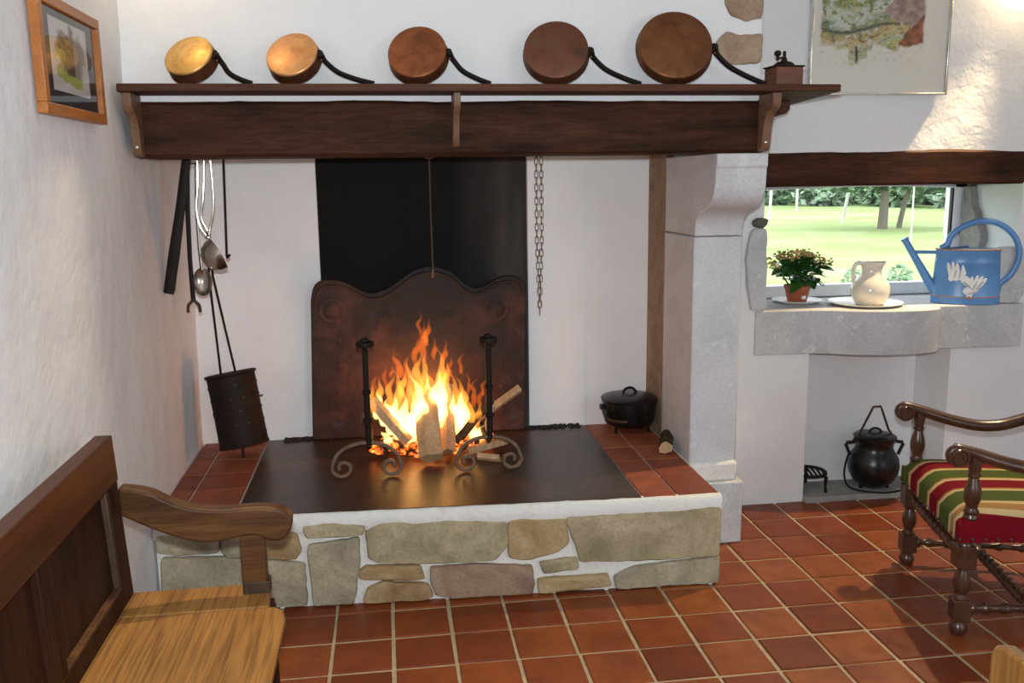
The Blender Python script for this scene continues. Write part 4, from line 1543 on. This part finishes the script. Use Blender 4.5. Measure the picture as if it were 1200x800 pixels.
# ------------------------------------------------------------------ window sill things
SZ = .965
o = MB().lathe([(0, 0), (.085, 0), (.118, .014), (.122, .018), (.118, .019), (.085, .007), (0, .006)], 40).build('saucer', M['porcelain'], None, 50)
o.location = (2.285, 1.075, SZ)
tag(o, 'white porcelain saucer under the potted plant on the sill', 'saucer')
t = thing('potted_plant', 'green leafy plant with small orange flowers in a red-brown pot on sill', 'plant', (2.285, 1.075, SZ + .008))
MB().lathe([(.0, 0), (.048, 0), (.062, .066), (.066, .067), (.068, .082), (.063, .083), (.060, .070), (0, .068)], 30).build('pot', M['pot_red'], t, 40)
MB().lathe([(0, .070), (.058, .071), (.0, .078)], 20).build('soil', M['char'], t)
MB().box((-.004, -.066, .018), (.016, -.055, .034)).build('price_label', M['white_paint'], t)
rd = random.Random(8)
def leaf_mesh(L, W, droop):
    n = 6
    vs, fs = [], []
    for i in range(n + 1):
        u_ = i / n
        wd = W * math.sin(math.pi * (u_ * .9 + .07)) ** .8
        z = -droop * u_ * u_
        vs += [(u_ * L, -wd, z + .25 * wd), (u_ * L, 0, z), (u_ * L, wd, z + .25 * wd)]
    for i in range(n):
        for j in range(2):
            fs.append((i * 3 + j, (i + 1) * 3 + j, (i + 1) * 3 + j + 1, i * 3 + j + 1))
    return MB().add(vs, fs).mesh('leaf', M['leaf'], 60)
lms = [leaf_mesh(.085, .030, .03), leaf_mesh(.070, .026, .015), leaf_mesh(.10, .034, .05)]
heads = [(-.075, .0, .225), (.075, .01, .215), (-.115, .02, .19), (.035, .03, .23), (-.04, -.03, .235), (.115, -.01, .195)]
for k in range(76):
    o = bpy.data.objects.new('leaf', lms[k % 3])
    COL.objects.link(o)
    o.parent = t
    a = rd.uniform(0, 2 * math.pi)
    side_ = -1 if k % 2 else 1
    zz = rd.uniform(.105, .20)
    sp = .015 + .03 * rd.random()
    o.location = (side_ * rd.uniform(.0, .075) * (1 if zz > .1 else .7) + sp * math.cos(a) * .5, sp * math.sin(a), zz)
    o.rotation_euler = (rd.uniform(-.4, .4), rd.uniform(-1.0, .10) if zz > .13 else rd.uniform(-.35, .05), a)
    s = rd.uniform(.8, 1.15)
    o.scale = (s, s, s)
for hx_, hy_, hz_ in heads:
    MB().tube([(hx_ * .3, hy_ * .3, .07), (hx_ * .75, hy_, .15), (hx_, hy_, hz_ - .01)], .004, 6).build('stem', M['leaf'], t)
    fl1, fl2 = MB(), MB()
    for q in range(46):
        d = Vector((rd.uniform(-1, 1), rd.uniform(-1, 1), rd.uniform(-.6, .8)))
        p = Vector((hx_, hy_, hz_)) + Vector((d.x * .048, d.y * .036, d.z * .036))
        (fl1 if q % 3 else fl2).sphere(p, rd.uniform(.0055, .0095), 6, 4, (1, 1, .7))
    tag(fl1.build('petals', M['petal'], t), kind='stuff')
    tag(fl2.build('buds', M['bud'], t), kind='stuff')

o = MB().lathe([(0, 0), (.12, 0), (.165, .008), (.178, .014), (.176, .017), (.16, .011), (.11, .005), (0, .005)], 48).build('dinner_plate', M['cream'], None, 50)
o.location = (2.575, .935, SZ)
tag(o, 'flat cream plate under the jug on the sill', 'plate')
t = thing('ceramic_jug', 'cream glazed ceramic jug with a handle standing on the plate', 'jug', (2.580, .900, SZ + .006))
prof = [(0, 0), (.062, 0), (.068, .004), (.084, .035), (.092, .065), (.088, .095), (.070, .125), (.052, .145), (.046, .165), (.047, .185), (.054, .205), (.056, .208), (.050, .207), (.043, .187), (.042, .165), (.048, .145), (.06, .13), (.0, .05)]
jb = MB().lathe(prof, 40)
# pull a spout on the right side of the rim
for p in jb.v:
    if p.z > .165:
        k_ = (p.z - .165) / .045
        a = math.atan2(p.y, p.x)
        wgt = max(0, math.cos(a + .2)) ** 6
        p.x += .022 * k_ * wgt
        p.z += .006 * k_ * wgt
jb.build('body', M['cream'], t, 60)
hp = bez([(-.044, 0, .198), (-.066, 0, .206), (-.086, 0, .195), (-.094, 0, .165), (-.092, 0, .13), (-.084, 0, .10), (-.078, 0, .085)], 6)
MB().tube(hp, .0085, 10, 0, (.75, 1.2)).build('handle', M['cream'], t)

# blue watering can
t = thing('watering_can', 'blue enamel watering can painted with white geese at the sill end', 'watering can', (3.072, .880, SZ), R(-26))
bx, by = 1.0, .52
def can_r(z):
    return .156 - .012 * (z / .262)
prof = [(0, 0), (.150, 0), (.157, .004), (.156, .03), (.157, .036), (.155, .042), (can_r(.2), .20), (can_r(.2) + .001, .204), (can_r(.21), .21), (.144, .262), (.147, .266), (.144, .270)]
MB().lathe(prof, 48, None, 0, bx, by).build('body', M['blue'], t, 40)
MB().lathe([(.1465, .264), (.1495, .267), (.1465, .271), (.1435, .268), (.1465, .264)], 48, None, 0, bx, by).build('rim_line', M['orange_line'], t, 60)
MB().lathe([(.1572, .036), (.1582, .038), (.1572, .041)], 48, None, 0, bx, by).build('base_line', M['orange_line'], t, 60)
# half cover over the front of the opening
hc = MB()
pts = [(.143 * bx * math.cos(a), .143 * by * math.sin(a), .268) for a in [R(90 + k * 7.5) for k in range(25)]]
hc.add([Vector((0, 0, .286))] + [Vector(p) for p in pts], [(0, i + 2, i + 1) for i in range(24)])
hc.add([Vector((0, 0, .286))] + [Vector(p) for p in pts], [(0, i + 1, i + 2) for i in range(24)])
hc.build('half_cover', M['blue'], t, 60)
sp = [(-.135, 0, .055), (-.175, 0, .115), (-.225, 0, .20), (-.290, 0, .310)]
MB().tube(sp, [.026, .022, .018, .016], 14).build('spout', M['blue'], t, 60)
MB().lathe([(.016, -.006), (.020, 0), (.019, .008), (.012, .010)], 14, axis_mx((-.290, 0, .310), (-.065, 0, .11))).build('spout_tip', M['blue'], t)
MB().tube([(-.256, 0, .250), (-.138, 0, .250)], .009, 8).build('spout_brace', M['blue'], t)
hpts = bez([(-.125, 0, .270), (-.095, 0, .292), (-.085, 0, .325), (-.050, 0, .365), (.010, 0, .396), (.075, 0, .405), (.140, 0, .385), (.195, 0, .335), (.222, 0, .270), (.220, 0, .205), (.195, 0, .145), (.160, 0, .110), (.146, 0, .095)], 5)
MB().tube(hpts, .0145, 12).build('hoop_handle', M['blue'], t, 60)
MB().tube([(.150, 0, .098), (.148, 0, .060)], .018, 10, 0, (.5, 1)).build('handle_plate', M['blue'], t, 60)


def on_can(x, z, d=.0015):
    r = can_r(z)
    y = -by * math.sqrt(max(0, r * r - x * x / (bx * bx)))
    n = Vector((x / (bx * bx), y / (by * by), 0)).normalized()
    return Vector((x, y, z)) + n * d


def decal(name, poly, m, d=.0016):
    P = []
    for i in range(len(poly)):
        a, b = Vector(poly[i]), Vector(poly[(i + 1) % len(poly)])
        for k in range(3):
            P.append(a.lerp(b, k / 3))
    c = sum(P, Vector((0, 0))) / len(P)
    vs = [on_can(c.x, c.y, d)] + [on_can(p.x, p.y, d) for p in P] + [on_can(c.x, c.y, .0002)] + [on_can(p.x, p.y, .0002) for p in P]
    n = len(P)
    fs = [(0, 1 + i, 1 + (i + 1) % n) for i in range(n)] + [(n + 1, n + 2 + (i + 1) % n, n + 2 + i) for i in range(n)] + [(1 + i, n + 2 + i, n + 2 + (i + 1) % n, 1 + (i + 1) % n) for i in range(n)]
    MB().add(vs, fs).build(name, m, t, 60)


def blob(cx, cz, a, b, rot=0, n=10):
    return [(cx + a * math.cos(2 * math.pi * k / n) * math.cos(rot) - b * math.sin(2 * math.pi * k / n) * math.sin(rot),
             cz + a * math.cos(2 * math.pi * k / n) * math.sin(rot) + b * math.sin(2 * math.pi * k / n) * math.cos(rot)) for k in range(n)]


# flock: two huddles of geese, long white necks over folded bodies
for i, (cx, cz, a, b, rt) in enumerate(((-.066, .150, .040, .018, 1.15), (-.040, .142, .034, .016, .7), (-.010, .118, .040, .020, -.75), (.030, .094, .046, .022, .75), (.012, .074, .036, .022, .3), (.008, .052, .020, .014, 1.4))):
    decal('goose_body', blob(cx, cz, a, b, rt), M['white_paint'], .0016 + .0002 * i)
for i, (x0, z0, x1, z1, wd) in enumerate(((-.094, .206, -.076, .128, .0085), (-.074, .212, -.060, .130, .008), (-.055, .206, -.046, .128, .008), (-.030, .196, -.020, .122, .008), (.016, .140, .006, .088, .008), (.040, .146, .018, .080, .008), (.062, .142, .026, .078, .0085), (.080, .132, .036, .076, .0085))):
    l = math.hypot(x1 - x0, z1 - z0) / 2
    decal('goose_neck', blob((x0 + x1) / 2, (z0 + z1) / 2, l, wd, math.atan2(z1 - z0, x1 - x0), 12), M['white_paint'], .0030 + .0001 * i)
for i, (cx, cz, a, b, rt) in enumerate(((.050, .098, .030, .005, 1.0), (.028, .096, .028, .004, 1.15), (-.004, .098, .026, .005, -.7), (-.060, .150, .026, .004, 1.4), (-.040, .150, .024, .004, 1.45), (.016, .060, .022, .005, .3))):
    decal('goose_shade', blob(cx, cz, a, b, rt), M['grey_paint'], .0048 + .0002 * i)
decal('goose_foot', blob(.006, .034, .008, .010), M['orange_line'], .0042)

# ------------------------------------------------------------------ armchair
ch = thing('armchair', 'turned walnut armchair with scrolled arms and striped velvet seat', 'chair', (2.2625, -.217, 0), math.atan2(-.256, .967))
hwf, hwb, dep = .295, .262, .50
CW = M['chair_wood']


def sq_block(mb, x, y, z0, z1, a):
    c = a * .18
    for (p, q) in ((z0, z1),):
        ring_ = lambda k, z: [(x - k, y - k, z), (x + k, y - k, z), (x + k, y + k, z), (x - k, y + k, z)]
        mb.add(ring_(a - c, p) + ring_(a, p + c) + ring_(a, q - c) + ring_(a - c, q),
               [(3, 2, 1, 0), (12, 13, 14, 15)] + [(k + i, k + (i + 1) % 4, k + 4 + (i + 1) % 4, k + 4 + i) for k in (0, 4, 8) for i in range(4)])


def turned(mb, x, y, prof):
    mb.lathe(prof, 18, Matrix.Translation((x, y, 0)))


for s in (-1, 1):
    y = s * hwf
    mb = MB()
    turned(mb, 0, y, [(.014, 0), (.024, .004), (.030, .018), (.030, .030), (.022, .044), (.016, .052), (.018, .058)])
    sq_block(mb, 0, y, .055, .135, .029)
    turned(mb, 0, y, [(.020, .130), (.026, .138), (.020, .146), (.016, .152), (.022, .165), (.029, .190), (.027, .212), (.019, .235), (.017, .242), (.025, .248), (.02, .256)])
    sq_block(mb, 0, y, .252, .335, .032)
    turned(mb, 0, y, [(.022, .33), (.028, .337), (.024, .345), (.026, .358), (.02, .365)])
    mb.build('front_leg', CW, ch, 40)
    # arm post above the seat
    mb = MB()
    turned(mb, .012, y, [(.020, .425), (.026, .436), (.022, .447), (.027, .456), (.020, .466), (.019, .476), (.027, .500), (.029, .520), (.025, .545), (.018, .568), (.016, .578), (.023, .585), (.018, .592), (.019, .602), (.023, .625), (.02, .65)])
    mb.build('arm_post', CW, ch, 40)
    # arm with a scrolled end
    yb = s * (hwb - .01)
    yf = y
    arm = MB()
    cxs, czs = -.048, .652
    P, Q = [], []
    for k in range(34):
        f_ = k / 33
        a = R(90) + (1 - f_) * R(590)
        rr_ = .030 - .024 * (1 - f_)
        P.append(Vector((cxs + rr_ * math.cos(a), yf, czs + rr_ * math.sin(a))))
        Q.append(.008 + .006 * f_)
    ap = bez([(-.048, yf, .682), (-.005, yf, .668), (.06, yf - s * .002, .645), (.14, yf - s * .008, .622), (.23, yf - s * .015, .606), (.31, yf - s * .022, .610), (.38, yf - s * .028, .632), (.44, yf - s * .032, .655), (.52, yb, .672)], 6)
    rad = [.014 + .011 * min(1, i / 10) for i in range(len(ap))]
    arm.tube(P + ap[1:], Q + rad[1:], 12, 0, (1.25, .92, (0, 1, 0)) if False else (1.25, .9))
    # solid eye of the scroll
    arm.lathe([(.0, -.033), (.026, -.033), (.031, -.026), (.031, .026), (.026, .033), (0, .033)], 24, axis_mx((cxs, yf, czs - .002), (0, 1, 0)))
    arm.build('arm', CW, ch, 50)
    for sd in (-1, 1):
        sp_ = []
        for k in range(30):
            f_ = k / 29
            a = R(90) + f_ * R(-560) * 1
            rr_ = .031 - .024 * f_
            sp_.append((cxs + rr_ * math.cos(a), yf + sd * .033, czs + rr_ * math.sin(a)))
        MB().tube(sp_, [.0055 - .002 * k / 29 for k in range(30)], 6).build('scroll', CW, ch, 60)
    # back leg
    bl = MB().tube([(dep + .015, s * hwb, 0), (dep - .005, s * hwb, .20), (dep, s * hwb, .45), (dep + .04, s * hwb, .75), (dep + .12, s * hwb, 1.12)], .030, 4, 0, (1.1, 1.1))
    bl.build('back_leg', CW, ch, 30, .004)
    # low side stretcher, turned
    sm = MB()
    prof = []
    Lh = dep / 2
    for k, (r_, z_) in enumerate([(.018, .03), (.022, .04), (.014, .052), (.013, .07), (.021, .085), (.014, .10), (.012, .13), (.020, .15), (.020, .16), (.012, .18), (.012, .21), (.022, .225), (.022, .275), (.012, .29), (.012, .33), (.020, .35), (.012, .37), (.013, .42), (.02, .435), (.014, .45), (.016, .48)]):
        prof.append((r_, z_))
    sm.lathe(prof, 14, axis_mx((0, y, .098), (dep, s * (hwb - hwf), 0)))
    sm.build('side_stretcher', CW, ch, 50)


def barley(name, p, q, r):
    """spiral-turned stretcher"""
    p, q = Vector(p), Vector(q)
    L = (q - p).length
    mx = axis_mx(p, q - p)
    vs, fs = [], []
    n, sg = 90, 14
    for i in range(n + 1):
        z = L * i / n
        e = min(1, min(z, L - z) / .05)
        for j in range(sg):
            a = 2 * math.pi * j / sg
            rr_ = r * (1 + .26 * e * math.cos(2 * (a - z * 2 * math.pi / .085))) * (.85 + .15 * e)
            vs.append(mx @ Vector((rr_ * math.cos(a), rr_ * math.sin(a), z)))
    for i in range(n):
        for j in range(sg):
            fs.append((i * sg + j, i * sg + (j + 1) % sg, (i + 1) * sg + (j + 1) % sg, (i + 1) * sg + j))
    MB().add(vs, fs).build(name, CW, ch, 70)


barley('front_stretcher', (0, -hwf + .03, .292), (0, hwf - .03, .292), .018)
barley('middle_stretcher', (.25, -hwf + .03, .098), (.25, hwf - .03, .098), .018)
MB().lathe([(.016, 0), (.016, .15), (.022, .2), (.016, .25), (.016, .50)], 12, axis_mx((dep, -hwb + .01, .18), (0, 1, 0))).build('back_stretcher', CW, ch)
# upholstered seat
seat = MB()
nx_, ny_ = 20, 28
vs, fs = [], []
hw_s = .325
def seat_pt(i, j):
    u_ = i / nx_
    v_ = j / ny_
    x = -.035 + u_ * (dep + .03)
    hw_ = hw_s + (hwb + .02 - hw_s) * u_
    y = -hw_ + 2 * hw_ * v_
    ex = min(1, min(u_, 1 - u_) / .14)
    ey = min(1, min(v_, 1 - v_) / .12)
    z = .418 + .050 * (1 - (1 - ex) ** 2.2) * (1 - (1 - ey) ** 2.2) + .012 * math.sin(math.pi * u_) * math.sin(math.pi * v_)
    return Vector((x, y, z))
for j in range(ny_ + 1):
    for i in range(nx_ + 1):
        vs.append(seat_pt(i, j))
k_ = nx_ + 1
fs = [(j * k_ + i, j * k_ + i + 1, (j + 1) * k_ + i + 1, (j + 1) * k_ + i) for j in range(ny_) for i in range(nx_)]
edge = [i for i in range(k_)] + [j * k_ + nx_ for j in range(1, ny_ + 1)] + [ny_ * k_ + i for i in range(nx_ - 1, -1, -1)] + [j * k_ for j in range(ny_ - 1, 0, -1)]
nb = len(vs)
for e in edge:
    p = vs[e]
    vs.append(Vector((p.x, p.y, .352)))
n = len(edge)
fs += [(edge[i], nb + i, nb + (i + 1) % n, edge[(i + 1) % n]) for i in range(n)]
fs = [f for f in fs]
fs.append(tuple(nb + i for i in range(n)))
seat.add(vs, fs)
so = seat.build('seat', M['stripes'], ch, 60)
nl = MB()
for k in range(13):
    f_ = k / 12
    x = -.03 + f_ * (dep + .02)
    for s in (-1, 1):
        hw_ = hw_s + (hwb + .02 - hw_s) * f_
        nl.sphere((x, s * (hw_ + .002), .364), .0058, 8, 5)
for k in range(15):
    nl.sphere((-.038, -.31 + .62 * k / 14, .364), .0058, 8, 5)
tag(nl.build('nails', M['iron_warm'], ch), kind='stuff')
# upholstered back
bk = MB()
mxk = Matrix.Translation((dep + .045, 0, .78)) @ Matrix.Rotation(R(12), 4, 'Y')
bk.box((-.03, -hwb + .02, -.26), (.03, hwb - .02, .34), 0, mxk)
bk.build('backrest', M['stripes'], ch, 35, .02)

# ------------------------------------------------------------------ oak settle bench at the left
bn = thing('oak_settle', 'old oak settle bench with panelled back along the left wall', 'bench', (-.33, -.68, 0))
def B_(mb, name, m, bevel=.004, parent=bn, smooth=35):
    o = mb.build(name, m, parent, smooth, bevel)
    o.data.transform(Matrix.Translation((.33, .68, 0)))
    return o
Y0, Y1 = -.672, -2.15
def bx_at(z):
    return -.515 - (z - .45) * .05   # slight lean of the back
def back_box(y0, y1, z0, z1, x_off, th, name, m, bevel=.004):
    vs = []
    for z in (z0, z1):
        x = bx_at(z) + x_off
        vs += [(x - th, y0, z), (x, y0, z), (x, y1, z), (x - th, y1, z)]
    mb = MB().add(vs, [(0, 1, 2, 3), (7, 6, 5, 4), (0, 4, 5, 1), (1, 5, 6, 2), (2, 6, 7, 3), (3, 7, 4, 0)])
    return B_(mb, name, m, bevel)
back_box(Y0, Y0 - .085, .02, .918, .0, .042, 'stile', M['bench_dark'])
back_box(Y0, Y1, .790, .920, .004, .046, 'top_rail', M['bench_rail'])
back_box(Y0 - .08, Y1, .44, .505, .0, .040, 'bottom_rail', M['bench_dark'])
stiles = [-1.185, -1.72]
for y in stiles:
    back_box(y, y - .075, .50, .795, -.002, .036, 'muntin', M['bench_dark'])
back_box(Y1 + .085, Y1, .02, .918, 0, .042, 'stile', M['bench_dark'])
ed = [Y0 - .08, -1.19, -1.19 - .07, -1.72, -1.79, Y1 + .08]
for k in (0, 2, 4):
    back_box(ed[k] + .01, ed[k + 1] - .01, .49, .80, -.020, .014, 'panel', M['bench_dark'], .002)
# moulding round the first panel
back_box(Y0 - .082, Y0 - .096, .50, .792, -.004, .02, 'moulding', M['iron_warm'], .003)
back_box(Y0 - .09, Y1 + .09, .500, .512, -.002, .02, 'moulding', M['bench_arm'], .003)
# arm
at_ = [(-.515, .786), (-.463, .777), (-.425, .764), (-.386, .740), (-.33, .717), (-.25, .705), (-.156, .707), (-.098, .700), (-.070, .686), (-.056, .664)]
ab_ = [(-.058, .640), (-.072, .614), (-.095, .603), (-.120, .606), (-.161, .624), (-.20, .622), (-.28, .610), (-.36, .628), (-.438, .663), (-.515, .706)]
tp = bez([(x, -.685, z) for x, z in at_], 3)
bt = bez([(x, -.685, z) for x, z in ab_], 3)
B_(MB().prism([tuple(p) for p in tp + bt], (0, -.052, 0)), 'arm', M['bench_arm'], .008)
B_(MB().box((-.203, -.735, .440), (-.135, -.690, .625)), 'arm_post', M['bench_arm'], .004)
B_(MB().box((-.200, -.738, .447), (-.128, -.688, .486)), 'iron_collar', M['iron_warm'], .003)
# seat planks
B_(MB().prism([(-.52, -.668, .425), (-.215, -.668, .425), (-.150, -.700, .425), (-.128, -.735, .425), (-.120, -.820, .425), (-.52, -.820, .425)][:6], (0, 0, .026)), 'seat_plank', M['seat'], .005)
B_(MB().prism([(-.52, -.823, .425), (-.105, -.823, .425), (-.078, -.850, .425), (-.068, -.900, .425), (-.068, Y1, .425), (-.52, Y1, .425)], (0, 0, .0265)), 'seat_plank', M['seat'], .006)
# front leg with apron
B_(MB().box((-.178, -.775, 0), (-.118, -.715, .426)), 'front_leg', M['bench_dark'], .004)
B_(MB().box((-.178, Y1 + .02, 0), (-.118, Y1 + .08, .426)), 'front_leg', M['bench_dark'], .004)
B_(MB().box((-.135, Y1 + .03, .33), (-.112, -.74, .424)), 'apron', M['bench_dark'], .003)
B_(MB().box((-.50, -.750, .34), (-.15, -.725, .424)), 'side_apron', M['bench_dark'], .003)
B_(MB().box((-.165, Y1 + .03, .10), (-.13, -.74, .15)), 'foot_rail', M['bench_dark'], .003)

# ------------------------------------------------------------------ pale oak chair back at lower right corner
oc = thing('oak_chair', 'golden oak chair seen only by its back board in the right corner', 'chair', (1.205, -2.18, 0), 0)
bd = MB()
prof = [(.225, .55), (.225, .825), (.215, .842), (.195, .850), (-.195, .850), (-.215, .842), (-.225, .825), (-.225, .55)]
bd.prism([(-.004, y, z) for y, z in prof], (.026, 0, 0))
bd.build('back_board', M['pale_oak'], oc, 35, .006, 3)
for y in (-.20, .20):
    MB().box((.024, y - .022, 0), (.062, y + .022, .80)).build('back_leg', M['pale_oak'], oc, 35, .005)
    MB().box((.40, y - .022, 0), (.44, y + .022, .43)).build('front_leg', M['pale_oak'], oc, 35, .005)
MB().box((.025, -.235, .43), (.46, .235, .455)).build('seat', M['pale_oak'], oc, 35, .008)
